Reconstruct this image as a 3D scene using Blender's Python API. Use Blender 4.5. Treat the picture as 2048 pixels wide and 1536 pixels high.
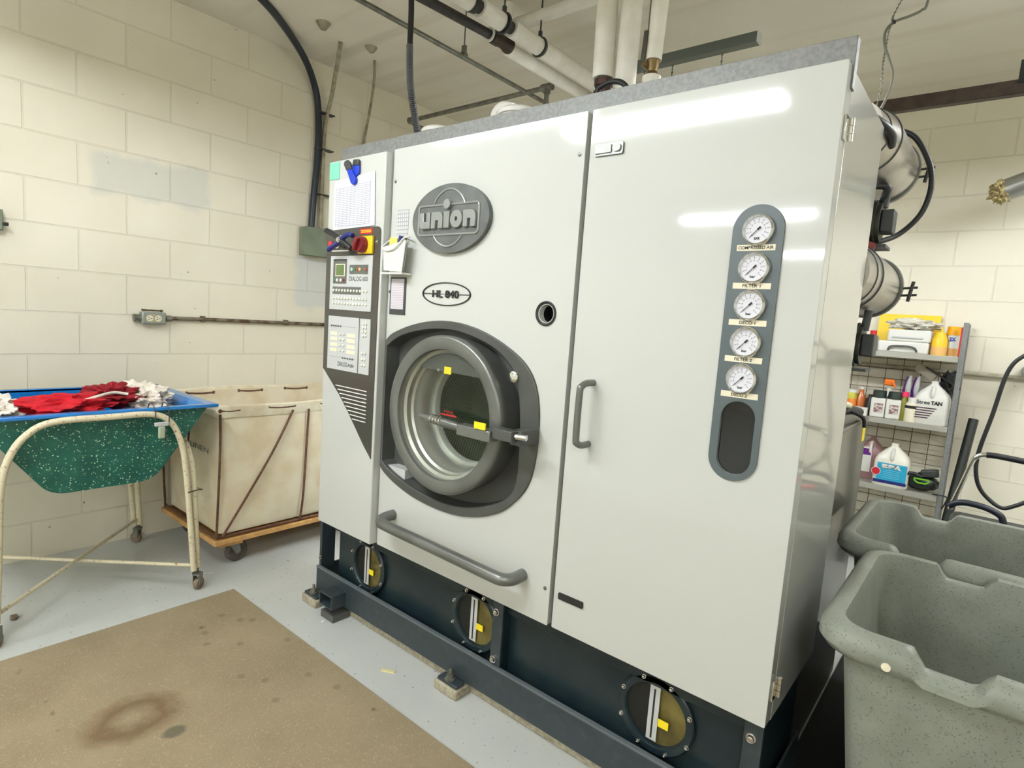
import bpy, bmesh, math, random
from mathutils import Vector, Matrix, noise
random.seed(7)
C = bpy.context.scene.collection
PI = math.pi
for o in list(bpy.data.objects): bpy.data.objects.remove(o)

# ---------------------------------------------------------------- camera
YAW, PIT, ROL = math.radians(-39.38777626), math.radians(-6.41411078), math.radians(4.02378729)
f = Vector((math.sin(YAW)*math.cos(PIT), math.cos(YAW)*math.cos(PIT), math.sin(PIT)))
r0 = Vector((math.cos(YAW), -math.sin(YAW), 0)); u0 = r0.cross(f)
rr = r0*math.cos(ROL)+u0*math.sin(ROL); uu = -r0*math.sin(ROL)+u0*math.cos(ROL)
cam_d = bpy.data.cameras.new('camera'); cam = bpy.data.objects.new('camera', cam_d); C.objects.link(cam)
cam.matrix_world = Matrix(((rr.x,uu.x,-f.x,0),(rr.y,uu.y,-f.y,0),(rr.z,uu.z,-f.z,1.322),(0,0,0,1)))
cam_d.sensor_width = 36; cam_d.lens = 1169.26/2048*36; cam_d.clip_start = .02
bpy.context.scene.camera = cam

# ---------------------------------------------------------------- world, exposure
w = bpy.data.worlds.new('world'); bpy.context.scene.world = w; w.use_nodes = True
w.node_tree.nodes['Background'].inputs[0].default_value = (.9,.95,1,1)
w.node_tree.nodes['Background'].inputs[1].default_value = .0
vs = bpy.context.scene.view_settings
vs.view_transform = 'Standard'; vs.look = 'None'; vs.gamma = 1; vs.exposure = 0.0; vs.use_curve_mapping = False
TUBE = 104.0      # brightness of the fluorescent tubes

# ---------------------------------------------------------------- materials
def lin(c):
    return tuple(((v/255)/12.92 if v/255 <= .04045 else ((v/255+.055)/1.055)**2.4) for v in c)+(1,)
def newmat(name):
    m = bpy.data.materials.new(name); m.use_nodes = True
    return m, m.node_tree.nodes, m.node_tree.links, m.node_tree.nodes['Principled BSDF']
def mixcol(nt, ln, fac, a, b):
    n = nt.new('ShaderNodeMix'); n.data_type = 'RGBA'
    if isinstance(fac, (int, float)): n.inputs[0].default_value = fac
    else: ln.new(fac, n.inputs[0])
    for i, v in ((6, a), (7, b)):
        if isinstance(v, tuple): n.inputs[i].default_value = v
        else: ln.new(v, n.inputs[i])
    return n.outputs[2]
def ramp(nt, ln, src, lo, hi):
    n = nt.new('ShaderNodeMapRange'); n.inputs[1].default_value = lo; n.inputs[2].default_value = hi
    ln.new(src, n.inputs[0]); return n.outputs[0]
def tex(nt, ln, kind, scale, detail=3, vec=None):
    n = nt.new(kind); n.inputs['Scale'].default_value = scale
    if kind == 'ShaderNodeTexNoise': n.inputs['Detail'].default_value = detail
    if vec is None:
        tc = nt.new('ShaderNodeTexCoord'); vec = tc.outputs['Object']
    ln.new(vec, n.inputs['Vector']); return n
def bump(nt, ln, b, src, strength=.3, dist=.002):
    n = nt.new('ShaderNodeBump'); n.inputs['Strength'].default_value = strength; n.inputs['Distance'].default_value = dist
    ln.new(src, n.inputs['Height']); ln.new(n.outputs[0], b.inputs['Normal'])
def mat(name, c, rough=.5, metal=0, c2=None, scale=20, lo=.4, hi=.65, bmp=0, bscale=150, coat=0, spec=.5):
    m, nt, ln, b = newmat(name)
    b.inputs['Base Color'].default_value = lin(c); b.inputs['Roughness'].default_value = rough
    b.inputs['Metallic'].default_value = metal; b.inputs['Coat Weight'].default_value = coat
    b.inputs['Coat Roughness'].default_value = .06; b.inputs['Specular IOR Level'].default_value = spec
    if c2:
        t = tex(nt, ln, 'ShaderNodeTexNoise', scale, 5)
        ln.new(mixcol(nt, ln, ramp(nt, ln, t.outputs[0], lo, hi), lin(c), lin(c2)), b.inputs['Base Color'])
    if bmp:
        t = tex(nt, ln, 'ShaderNodeTexNoise', bscale, 2); bump(nt, ln, b, t.outputs[0], bmp)
    return m

ENAMEL = mat('white_enamel', (194,196,190), .6, coat=1, bmp=.03, bscale=330, spec=.2)
ENAMELR = mat('white_enamel_satin', (184,186,178), .28, coat=1, bmp=.02, bscale=330)
CHAR = mat('charcoal_paint', (74,76,72), .42, c2=(66,68,64), scale=8, bmp=.03)
CHARP = mat('charcoal_panel', (66,64,58), .3, coat=.2)
SLATE = mat('slate_plastic', (82,92,94), .35)
GREYM = mat('grey_metal', (118,120,116), .32, .5, c2=(104,106,102), scale=6)
LOGOM = mat('logo_metal', (104,107,105), .4, .2, c2=(92,95,93), scale=14)
LOGOL = mat('logo_letter_metal', (150,153,150), .3, .35)
GALV = mat('galvanised', (128,129,126), .5, .1, c2=(112,113,111), scale=120, bmp=.1)
STEEL = mat('brushed_steel', (176,172,164), .28, .9, c2=(150,147,140), scale=6)
CHROME = mat('chrome', (225,225,222), .12, 1)
DGREEN = mat('dark_blue_green_paint', (24,38,44), .3, c2=(34,46,48), scale=9)
BEAM = mat('beam_paint', (44,54,58), .4, c2=(56,64,66), scale=30, lo=.5, hi=.75, bmp=.1)
CONC = mat('concrete_grout', (172,164,142), .9, c2=(142,134,112), scale=60, bmp=.5, bscale=90)
BLACK = mat('black_rubber', (26,27,30), .45)
BLACKM = mat('black_hole', (8,8,8), .8)
WHITE = mat('white_plastic', (224,222,214), .45)
LGREY = mat('light_grey_plate', (190,192,190), .4)
CREAMB = mat('cream_button', (214,214,202), .4)
YELLOW = mat('yellow_plastic', (240,196,30), .4)
YEL2 = mat('yellow_sticker', (240,215,30), .5)
YELB = mat('bright_yellow_board', (246,206,12), .5)
ORANGE = mat('orange_plastic', (240,120,24), .4)
RED = mat('red_plastic', (196,30,40), .35)
DRED = mat('dark_red_plastic', (120,30,34), .4)
PINK = mat('pink_plastic', (226,50,96), .4)
BLUE = mat('blue_plastic', (24,60,190), .35)
NAVY = mat('navy_pen', (30,40,110), .4)
LCD = mat('lcd_screen', (98,116,70), .2)
INK = mat('black_ink', (28,26,26), .6)
GREYINK = mat('grey_ink', (110,110,112), .6)
CREAML = mat('cream_label', (226,218,192), .55)
PAPER = mat('paper', (214,214,220), .7)
MINT = mat('mint_paper', (122,200,172), .7)
PIPEW = mat('white_pipe_wrap', (236,234,224), .55, c2=(222,218,204), scale=10, bmp=.15, bscale=60)
PIPEB = mat('black_pipe', (44,40,40), .5, c2=(62,56,54), scale=40)
CONDUIT = mat('conduit_metal', (128,128,118), .45, .5, c2=(104,102,92), scale=25)
CONDW = mat('painted_conduit', (170,164,140), .6, c2=(128,118,98), scale=18)
RUST = mat('rusty_conduit', (120,112,92), .6, .2, c2=(78,54,40), scale=16, lo=.45, hi=.6)
JBOX = mat('sage_green_box', (122,132,112), .5, c2=(108,118,100), scale=12)
BRASS = mat('dull_brass', (124,104,70), .4, .7)
BROWNM = mat('brown_union', (74,50,44), .5, .4)
CREAMP = mat('chipped_cream_paint', (216,206,176), .5, c2=(150,118,84), scale=95, lo=.60, hi=.70)
BLUEP = mat('blue_gloss_plastic', (30,124,196), .25, coat=.4, c2=(26,110,184), scale=6)
CANVAS = mat('canvas', (234,224,198), .85, c2=(220,204,170), scale=7, bmp=.5, bscale=420)
CANVASI = mat('canvas_band', (226,218,194), .85, c2=(206,194,162), scale=14, bmp=.4, bscale=420)
ROPE = mat('brown_strap', (84,52,36), .7, c2=(110,76,54), scale=40)
WOOD = mat('pale_wood', (206,162,100), .6, c2=(182,136,80), scale=18)
FLUFF = mat('white_fleece', (238,230,218), .95, c2=(214,204,190), scale=60, bmp=1, bscale=160)
REDC = mat('red_felt', (196,14,34), .9, c2=(172,8,28), scale=16, bmp=.6, bscale=260)
REDD = mat('dark_red_felt', (128,6,22), .9, c2=(150,12,30), scale=20, bmp=.6, bscale=260)
BOXG = mat('grey_cabinet_paint', (72,69,61), .35, c2=(65,62,55), scale=8, coat=.6)
DARKBIN = mat('dark_grey_bin', (84,82,76), .5, c2=(70,68,64), scale=30)
BROWNR = mat('brown_steel_rail', (66,54,44), .55, .2, c2=(54,40,34), scale=30)
FOAM = mat('yellow_fibre', (190,174,124), .95, c2=(140,124,84), scale=90, bmp=1, bscale=120)
FOIL = mat('foil_duct', (158,158,152), .35, .75, bmp=.5, bscale=50)
MOTOR = mat('motor_green', (54,58,44), .45, .3, c2=(40,42,36), scale=20)
PURPLE = mat('purple_plastic', (90,24,116), .4)
PURPJ = mat('mauve_liquid', (150,112,112), .3)
CYAN = mat('cyan_label', (40,160,196), .5)
OLIVE = mat('olive_liquid', (120,116,32), .25)
ORJ = mat('orange_liquid', (196,110,50), .25)
LID = mat('dark_green_lid', (40,50,46), .45)
MILKY = mat('milky_plastic', (232,228,214), .35)
TANP = mat('tan_haze', (190,180,160), .3)
CARD = mat('grey_cardboard', (150,142,126), .8)
DGREY = mat('dark_grey_plastic', (58,60,60), .5)
GREENP = mat('lime_plastic', (110,180,50), .4)
WIRE = mat('rusty_wire', (96,78,56), .6, .4)
SHELFM = mat('shelf_metal', (178,176,164), .45, .4)
AMBER = mat('amber_fluid', (128,112,62), .25, c2=(70,58,26), scale=12, lo=.35, hi=.7)
TUBEFILL = None

def wallmat(name, axis, phase, patches=()):
    m, nt, ln, b = newmat(name)
    geo = nt.new('ShaderNodeNewGeometry'); sp = nt.new('ShaderNodeSeparateXYZ'); ln.new(geo.outputs['Position'], sp.inputs[0])
    cb = nt.new('ShaderNodeCombineXYZ')
    a = nt.new('ShaderNodeMath'); a.operation = 'SUBTRACT'; a.inputs[1].default_value = phase-.4064*40; ln.new(sp.outputs[axis], a.inputs[0])
    z = nt.new('ShaderNodeMath'); z.operation = 'SUBTRACT'; z.inputs[1].default_value = .995-.2032*20; ln.new(sp.outputs['Z'], z.inputs[0])
    ln.new(a.outputs[0], cb.inputs[0]); ln.new(z.outputs[0], cb.inputs[1])
    br = nt.new('ShaderNodeTexBrick'); br.offset = .5; br.offset_frequency = 2
    br.inputs['Scale'].default_value = 1; br.inputs['Brick Width'].default_value = .4064; br.inputs['Row Height'].default_value = .2032
    br.inputs['Mortar Size'].default_value = .0045; br.inputs['Mortar Smooth'].default_value = .35
    br.inputs['Color1'].default_value = (0,0,0,1); br.inputs['Color2'].default_value = (1,1,1,1); br.inputs['Mortar'].default_value = (.5,.5,.5,1)
    ln.new(cb.outputs[0], br.inputs['Vector'])
    n1 = tex(nt, ln, 'ShaderNodeTexNoise', 3.2, 5, geo.outputs['Position'])
    base = mixcol(nt, ln, ramp(nt, ln, n1.outputs[0], .35, .7), lin((234,228,208)), lin((224,217,196)))
    perb = mixcol(nt, ln, ramp(nt, ln, br.outputs['Color'], 0, 1), lin((232,226,208)), lin((226,219,198)))
    base = mixcol(nt, ln, .4, base, perb)
    for (a0, a1, z0, z1, col, st) in patches:       # repainted patches, soft uneven edges
        nz = tex(nt, ln, 'ShaderNodeTexNoise', 9, 3, geo.outputs['Position'])
        def edge(src, lo, hi):
            ad = nt.new('ShaderNodeMath'); ad.operation = 'MULTIPLY_ADD'; ad.inputs[1].default_value = .12; ln.new(nz.outputs[0], ad.inputs[0]); ln.new(src, ad.inputs[2])
            p = ramp(nt, ln, ad.outputs[0], lo+.04, lo+.08); q = ramp(nt, ln, ad.outputs[0], hi+.08, hi+.04)
            mm = nt.new('ShaderNodeMath'); mm.operation = 'MULTIPLY'; ln.new(p, mm.inputs[0]); ln.new(q, mm.inputs[1]); return mm.outputs[0]
        e1, e2 = edge(sp.outputs[axis], a0, a1), edge(sp.outputs['Z'], z0, z1)
        mm = nt.new('ShaderNodeMath'); mm.operation = 'MULTIPLY'; ln.new(e1, mm.inputs[0]); ln.new(e2, mm.inputs[1])
        m2 = nt.new('ShaderNodeMath'); m2.operation = 'MULTIPLY'; m2.inputs[1].default_value = st; ln.new(mm.outputs[0], m2.inputs[0])
        base = mixcol(nt, ln, m2.outputs[0], base, lin(col))
    n3 = tex(nt, ln, 'ShaderNodeTexNoise', 26, 2, geo.outputs['Position'])
    spot = ramp(nt, ln, n3.outputs[0], .76, .8)
    base = mixcol(nt, ln, spot, base, lin((150,138,110)))
    jm = nt.new('ShaderNodeMath'); jm.operation = 'MULTIPLY'; jm.inputs[1].default_value = .13; ln.new(br.outputs['Fac'], jm.inputs[0])
    base = mixcol(nt, ln, jm.outputs[0], base, lin((150,142,120)))
    ln.new(base, b.inputs['Base Color']); b.inputs['Roughness'].default_value = .55
    n2 = tex(nt, ln, 'ShaderNodeTexNoise', 70, 4, geo.outputs['Position'])
    h = nt.new('ShaderNodeMath'); h.operation = 'MULTIPLY_ADD'; h.inputs[1].default_value = .14; ln.new(n2.outputs[0], h.inputs[0])
    iv = nt.new('ShaderNodeMath'); iv.operation = 'SUBTRACT'; iv.inputs[0].default_value = 1; ln.new(br.outputs['Fac'], iv.inputs[1]); ln.new(iv.outputs[0], h.inputs[2])
    bump(nt, ln, b, h.outputs[0], .7, .003)
    return m
WALLL = wallmat('painted_block_left', 'Y', 1.065, ((.93,1.46,1.80,2.0,(204,206,196),.7),(2.0,2.5,1.30,1.62,(200,206,208),.6)))
WALLB = wallmat('painted_block_back', 'X', -.474)
CEILM = mat('painted_concrete_ceiling', (228,222,208), .8, c2=(218,211,196), scale=1.6, lo=.35, hi=.7, bmp=.3, bscale=40)
# ceiling board-mark streaks
m, nt, ln, b = CEILM, CEILM.node_tree.nodes, CEILM.node_tree.links, CEILM.node_tree.nodes['Principled BSDF']
tc = nt.new('ShaderNodeTexCoord'); mp = nt.new('ShaderNodeMapping'); mp.inputs['Scale'].default_value = (.25,5,1); ln.new(tc.outputs['Object'], mp.inputs[0])
st = tex(nt, ln, 'ShaderNodeTexNoise', 1.6, 3, mp.outputs[0])
src = b.inputs['Base Color'].links[0].from_socket
ln.new(mixcol(nt, ln, ramp(nt, ln, st.outputs[0], .52, .72), src, lin((212,204,188))), b.inputs['Base Color'])
FLOORM = mat('grey_epoxy_floor', (202,204,199), .42, c2=(192,195,191), scale=3, lo=.35, hi=.7, bmp=.12, bscale=300)
nt, ln, b = FLOORM.node_tree.nodes, FLOORM.node_tree.links, FLOORM.node_tree.nodes['Principled BSDF']
src = b.inputs['Base Color'].links[0].from_socket
t = tex(nt, ln, 'ShaderNodeTexNoise', 60, 3)
ln.new(mixcol(nt, ln, ramp(nt, ln, t.outputs[0], .66, .74), src, lin((132,134,126))), b.inputs['Base Color'])

def stain_mat():
    m, nt, ln, b = newmat('brown_floor_mat')
    geo = nt.new('ShaderNodeNewGeometry')
    n = tex(nt, ln, 'ShaderNodeTexNoise', 4, 6, geo.outputs['Position'])
    base = mixcol(nt, ln, ramp(nt, ln, n.outputs[0], .35, .68), lin((140,125,98)), lin((152,137,109)))
    n = tex(nt, ln, 'ShaderNodeTexNoise', 130, 2, geo.outputs['Position'])
    base = mixcol(nt, ln, ramp(nt, ln, n.outputs[0], .55, .8), base, lin((168,152,122)))
    n = tex(nt, ln, 'ShaderNodeTexNoise', 15, 2, geo.outputs['Position'])
    base = mixcol(nt, ln, ramp(nt, ln, n.outputs[0], .70, .80), base, lin((86,80,58)))
    wob = tex(nt, ln, 'ShaderNodeTexNoise', 14, 3, geo.outputs['Position'])
    def blob(base, x, y, rx, ry, col, st, ring=0, rot=0):
        mp = nt.new('ShaderNodeMapping'); mp.vector_type = 'TEXTURE'
        mp.inputs['Location'].default_value = (x, y, 0); mp.inputs['Rotation'].default_value = (0,0,rot); mp.inputs['Scale'].default_value = (rx, ry, 1)
        ln.new(geo.outputs['Position'], mp.inputs[0])
        ml = nt.new('ShaderNodeVectorMath'); ml.operation = 'LENGTH'
        mz = nt.new('ShaderNodeVectorMath'); mz.operation = 'MULTIPLY'; mz.inputs[1].default_value = (1,1,0); ln.new(mp.outputs[0], mz.inputs[0]); ln.new(mz.outputs[0], ml.inputs[0])
        ad = nt.new('ShaderNodeMath'); ad.operation = 'MULTIPLY_ADD'; ad.inputs[1].default_value = .7; ln.new(wob.outputs[0], ad.inputs[0]); ln.new(ml.outputs['Value'], ad.inputs[2])
        fac = ramp(nt, ln, ad.outputs[0], 1.5, 1.05)
        if ring:
            f2 = ramp(nt, ln, ad.outputs[0], .5, .95); mm = nt.new('ShaderNodeMath'); mm.operation = 'MULTIPLY'; ln.new(fac, mm.inputs[0]); ln.new(f2, mm.inputs[1]); fac = mm.outputs[0]
        mm = nt.new('ShaderNodeMath'); mm.operation = 'MULTIPLY'; mm.inputs[1].default_value = st; ln.new(fac, mm.inputs[0])
        return mixcol(nt, ln, mm.outputs[0], base, lin(col))
    base = blob(base, -1.92, .60, .11, .135, (100,74,44), .75, 1)
    base = blob(base, -1.775, .665, .03, .035, (84,80,64), .8)
    for (x, y) in ((-2.263,.958),(-2.267,1.099),(-2.233,1.135),(-2.002,1.161),(-1.9,.93),(-1.824,.976),(-2.1,1.02),(-2.18,.93),(-1.75,1.1),(-1.7,.95),(-1.62,1.13),(-2.35,1.06)):
        base = blob(base, x, y, .016, .014, (96,88,66), .42)
    ln.new(base, b.inputs['Base Color']); b.inputs['Roughness'].default_value = .85
    n = tex(nt, ln, 'ShaderNodeTexNoise', 240, 2, geo.outputs['Position']); bump(nt, ln, b, n.outputs[0], .6, .002)
    return m
MATM = stain_mat()

def speckle(name, base, s1, s2, scale=70, rough=.35, lo=.12, hi=.2):
    m, nt, ln, b = newmat(name)
    n0 = tex(nt, ln, 'ShaderNodeTexNoise', 12, 4)
    c = mixcol(nt, ln, ramp(nt, ln, n0.outputs[0], .35, .7), lin(base), lin(s1))
    v = tex(nt, ln, 'ShaderNodeTexVoronoi', scale)
    nm = tex(nt, ln, 'ShaderNodeTexNoise', scale*.55, 2)
    a = ramp(nt, ln, v.outputs['Distance'], hi, lo); g = ramp(nt, ln, nm.outputs[0], .5, .56)
    mm = nt.new('ShaderNodeMath'); mm.operation = 'MULTIPLY'; ln.new(a, mm.inputs[0]); ln.new(g, mm.inputs[1])
    c = mixcol(nt, ln, mm.outputs[0], c, lin(s2))
    ln.new(c, b.inputs['Base Color']); b.inputs['Roughness'].default_value = rough
    return m
SPECK = speckle('green_speckled_fibreglass', (18,76,66), (34,98,84), (190,214,180), 120, .35, .2, .36)
TUBG = speckle('grey_granite_plastic', (124,128,117), (136,140,129), (76,80,72), 230, .45, .1, .42)

def perf_mat():
    m, nt, ln, b = newmat('perforated_drum_steel')
    tc = nt.new('ShaderNodeTexCoord'); sp = nt.new('ShaderNodeSeparateXYZ'); ln.new(tc.outputs['UV'], sp.inputs[0])
    def tri(src, k):
        a = nt.new('ShaderNodeMath'); a.operation = 'MULTIPLY'; a.inputs[1].default_value = k; ln.new(src, a.inputs[0])
        s = nt.new('ShaderNodeMath'); s.operation = 'SINE'; ln.new(a.outputs[0], s.inputs[0]); return s.outputs[0]
    mm = nt.new('ShaderNodeMath'); mm.operation = 'MULTIPLY'; ln.new(tri(sp.outputs[0], 420), mm.inputs[0]); ln.new(tri(sp.outputs[1], 100), mm.inputs[1])
    fac = ramp(nt, ln, mm.outputs[0], .25, .4)
    ln.new(mixcol(nt, ln, fac, lin((150,164,134)), lin((16,22,16))), b.inputs['Base Color'])
    b.inputs['Metallic'].default_value = .3; b.inputs['Roughness'].default_value = .4
    return m
PERF = perf_mat()

def glass(name, tint, t):
    m = bpy.data.materials.new(name); m.use_nodes = True; nt, ln = m.node_tree.nodes, m.node_tree.links
    nt.clear(); o = nt.new('ShaderNodeOutputMaterial'); mx = nt.new('ShaderNodeMixShader'); tr = nt.new('ShaderNodeBsdfTransparent'); gl = nt.new('ShaderNodeBsdfGlossy')
    lw = nt.new('ShaderNodeLayerWeight'); lw.inputs[0].default_value = .5
    pw = nt.new('ShaderNodeMath'); pw.operation = 'POWER'; pw.inputs[1].default_value = 4; ln.new(lw.outputs['Facing'], pw.inputs[0])
    fr = nt.new('ShaderNodeMath'); fr.operation = 'MULTIPLY_ADD'; fr.inputs[1].default_value = t; fr.inputs[2].default_value = .035; ln.new(pw.outputs[0], fr.inputs[0])
    tr.inputs[0].default_value = tint; gl.inputs['Roughness'].default_value = .02
    ln.new(fr.outputs[0], mx.inputs[0]); ln.new(tr.outputs[0], mx.inputs[1]); ln.new(gl.outputs[0], mx.inputs[2]); ln.new(mx.outputs[0], o.inputs[0]); return m
GLASS = glass('clear_glass', (.93,.97,.94,1), .5)
DGLASS = mat('dark_glass', (16,18,18), .08, coat=.3)

def gridpaper(name, bg, fg, bw, rh, ms=.0009):
    m, nt, ln, b = newmat(name)
    tc = nt.new('ShaderNodeTexCoord'); sp = nt.new('ShaderNodeSeparateXYZ'); ln.new(tc.outputs['Object'], sp.inputs[0]); cb = nt.new('ShaderNodeCombineXYZ')
    ln.new(sp.outputs[0], cb.inputs[0]); ln.new(sp.outputs[2], cb.inputs[1])
    br = nt.new('ShaderNodeTexBrick'); br.offset = 0; br.inputs['Scale'].default_value = 1
    br.inputs['Brick Width'].default_value = bw; br.inputs['Row Height'].default_value = rh; br.inputs['Mortar Size'].default_value = ms; br.inputs['Mortar Smooth'].default_value = .1
    br.inputs['Color1'].default_value = lin(bg); br.inputs['Color2'].default_value = lin(bg); br.inputs['Mortar'].default_value = lin(fg)
    ln.new(cb.outputs[0], br.inputs['Vector']); ln.new(br.outputs['Color'], b.inputs['Base Color']); b.inputs['Roughness'].default_value = .7
    return m
GRID = gridpaper('ruled_table_paper', (214,214,220), (120,120,138), .024, .0068, .0006)
PRINT = gridpaper('fine_print_paper', (206,200,204), (176,168,174), .2, .006, .0012)
CALP = gridpaper('calendar_print', (206,207,202), (160,160,165), .011, .014, .0022)
BOOKP = gridpaper('striped_leaflet', (214,216,210), (170,182,196), .0085, .4, .0016)

def emis(name, col, s):
    m = bpy.data.materials.new(name); m.use_nodes = True; nt, ln = m.node_tree.nodes, m.node_tree.links; nt.clear()
    o = nt.new('ShaderNodeOutputMaterial'); e = nt.new('ShaderNodeEmission'); e.inputs[0].default_value = col; e.inputs[1].default_value = s; ln.new(e.outputs[0], o.inputs[0]); return m
TUBEFILL = emis('dim_fill_tube', (.95,1,1.05,1), TUBE*.22)  # dimmed emission for the added fill lamp over the tub
TUBEM = emis('fluorescent_tube', (.95,1,1.05,1), TUBE)

# ---------------------------------------------------------------- mesh helpers
def smooth_pts(pts, n=6):
    P = [Vector(p) for p in pts]
    if len(P) < 3: return P
    out = []
    for i in range(len(P)-1):
        a, b_, c, d = P[max(i-1,0)], P[i], P[i+1], P[min(i+2, len(P)-1)]
        for k in range(n):
            t = k/n
            out.append(.5*((2*b_)+(c-a)*t+(2*a-5*b_+4*c-d)*t*t+(3*b_-a-3*c+d)*t**3))
    return out+[P[-1]]
class M:
    def __init__(s): s.bm = bmesh.new()
    def box(s, x0, x1, y0, y1, z0, z1):
        v = [s.bm.verts.new((x, y, z)) for x in (x0, x1) for y in (y0, y1) for z in (z0, z1)]
        for q in ((0,1,3,2),(4,6,7,5),(0,4,5,1),(2,3,7,6),(0,2,6,4),(1,5,7,3)): s.bm.faces.new([v[i] for i in q])
        return s
    def obox(s, c, sz, rot=None):
        rot = rot or Matrix(); c = Vector(c); v = []
        for x in (-.5,.5):
            for y in (-.5,.5):
                for z in (-.5,.5): v.append(s.bm.verts.new(c+rot.to_3x3()@Vector((x*sz[0], y*sz[1], z*sz[2]))))
        for q in ((0,1,3,2),(4,6,7,5),(0,4,5,1),(2,3,7,6),(0,2,6,4),(1,5,7,3)): s.bm.faces.new([v[i] for i in q])
        return s
    def loft(s, rings, closed=True, cap0=True, cap1=True):
        R = [[s.bm.verts.new(p) for p in r] for r in rings]
        for a, b_ in zip(R[:-1], R[1:]):
            n = len(a)
            for i in range(n if closed else n-1):
                j = (i+1) % n; s.bm.faces.new((a[i], a[j], b_[j], b_[i]))
        if cap0: s.bm.faces.new(R[0][::-1])
        if cap1: s.bm.faces.new(R[-1])
        return s
    def tube(s, pts, r, n=12, sm=0, cap=True, ridges=None):
        P = smooth_pts(pts, sm) if sm else [Vector(p) for p in pts]
        rings = []; up = None
        for i, p in enumerate(P):
            t = (P[min(i+1, len(P)-1)]-P[max(i-1, 0)]).normalized()
            if up is None: up = t.orthogonal().normalized()
            up = (up-t*up.dot(t)).normalized(); sd = t.cross(up)
            rad = r(i/(len(P)-1)) if callable(r) else r
            rings.append([p+rad*(up*math.cos(2*PI*k/n)+sd*math.sin(2*PI*k/n)) for k in range(n)])
        return s.loft(rings, True, cap, cap)
    def cyl(s, p0, p1, r0_, r1=None, n=24):
        r1 = r0_ if r1 is None else r1
        return s.tube([p0, p1], lambda t: r0_+(r1-r0_)*t, n)
    def lathe(s, prof, o, ax=(0,1,0), n=48, cap0=False, cap1=False):
        ax = Vector(ax).normalized(); u = ax.orthogonal().normalized(); v = ax.cross(u); o = Vector(o)
        return s.loft([[o+ax*a+r*(u*math.cos(2*PI*k/n)+v*math.sin(2*PI*k/n)) for k in range(n)] for a, r in prof], True, cap0, cap1)
    def prism(s, pts, vec):
        a = [Vector(p) for p in pts]; vec = Vector(vec); return s.loft([a, [p+vec for p in a]])
    def plate(s, outer, holes, y0, y1):
        # flat plate in the XZ plane with holes, from y0 (front) to y1
        loops = [outer]+list(holes); es = []; vl = []
        for L in loops:
            vs_ = [s.bm.verts.new((x, y0, z)) for x, z in L]; vl.append(vs_)
            for i in range(len(vs_)): es.append(s.bm.edges.new((vs_[i], vs_[(i+1) % len(vs_)])))
        res = bmesh.ops.triangle_fill(s.bm, use_beauty=True, use_dissolve=False, edges=es)
        fs = [g for g in res['geom'] if isinstance(g, bmesh.types.BMFace)]
        mp = {}
        for L in vl:
            for v in L: mp[v] = s.bm.verts.new((v.co.x, y1, v.co.z))
        for f_ in fs: s.bm.faces.new([mp[v] for v in f_.verts][::-1])
        for L in vl:
            for i in range(len(L)):
                a, b_ = L[i], L[(i+1) % len(L)]; s.bm.faces.new((a, b_, mp[b_], mp[a]))
        return s
    def blob(s, c, r, amp=.15, fr=3, sub=4, seed=0, flat=None):
        q = bmesh.ops.create_icosphere(s.bm, subdivisions=sub, radius=1)
        for v in q['verts']:
            d = v.co.normalized(); k = 1+amp*noise.noise(d*fr+Vector((seed, seed*1.7, 0)))*2+amp*.4*noise.noise(d*fr*3.1+Vector((seed*3, 0, 1)))*2
            p = Vector((d.x*r[0]*k, d.y*r[1]*k, d.z*r[2]*k))
            v.co = Vector(c)+p
        return s
    def build(s, name, m, parent=None, bevel=0, smooth=True, ang=40, seg=2):
        me = bpy.data.meshes.new(name)
        off = wloc(parent)
        bmesh.ops.recalc_face_normals(s.bm, faces=s.bm.faces)
        for v in s.bm.verts: v.co -= off
        s.bm.to_mesh(me); s.bm.free(); me.materials.append(m)
        if smooth:
            me.polygons.foreach_set('use_smooth', [True]*len(me.polygons)); me.set_sharp_from_angle(angle=math.radians(ang))
        o = bpy.data.objects.new(name, me); C.objects.link(o)
        if parent: o.parent = parent
        if bevel:
            b_ = o.modifiers.new('bevel', 'BEVEL'); b_.width = bevel; b_.segments = seg; b_.limit_method = 'ANGLE'; b_.angle_limit = math.radians(40)
        return o
def wloc(o):
    v = Vector((0,0,0))
    while o: v += o.location; o = o.parent
    return v
def tag(o, label, cat, group=None, kind=None):
    if label: o['label'] = label
    if cat: o['category'] = cat
    if group: o['group'] = group
    if kind: o['kind'] = kind
    return o
def thing(name, label, cat, loc, group=None):
    o = bpy.data.objects.new(name, None); o.empty_display_size = .05; C.objects.link(o); o.location = loc
    return tag(o, label, cat, group)
def copy_tree(o, parent=None):
    c = o.copy(); C.objects.link(c)
    if parent: c.parent = parent
    for ch in list(o.children):
        copy_tree(ch, c)
    return c
def struct(name, m_, mt, bevel=0, smooth=False):
    o = m_.build(name, mt, None, bevel, smooth); o['kind'] = 'structure'; return o
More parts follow.
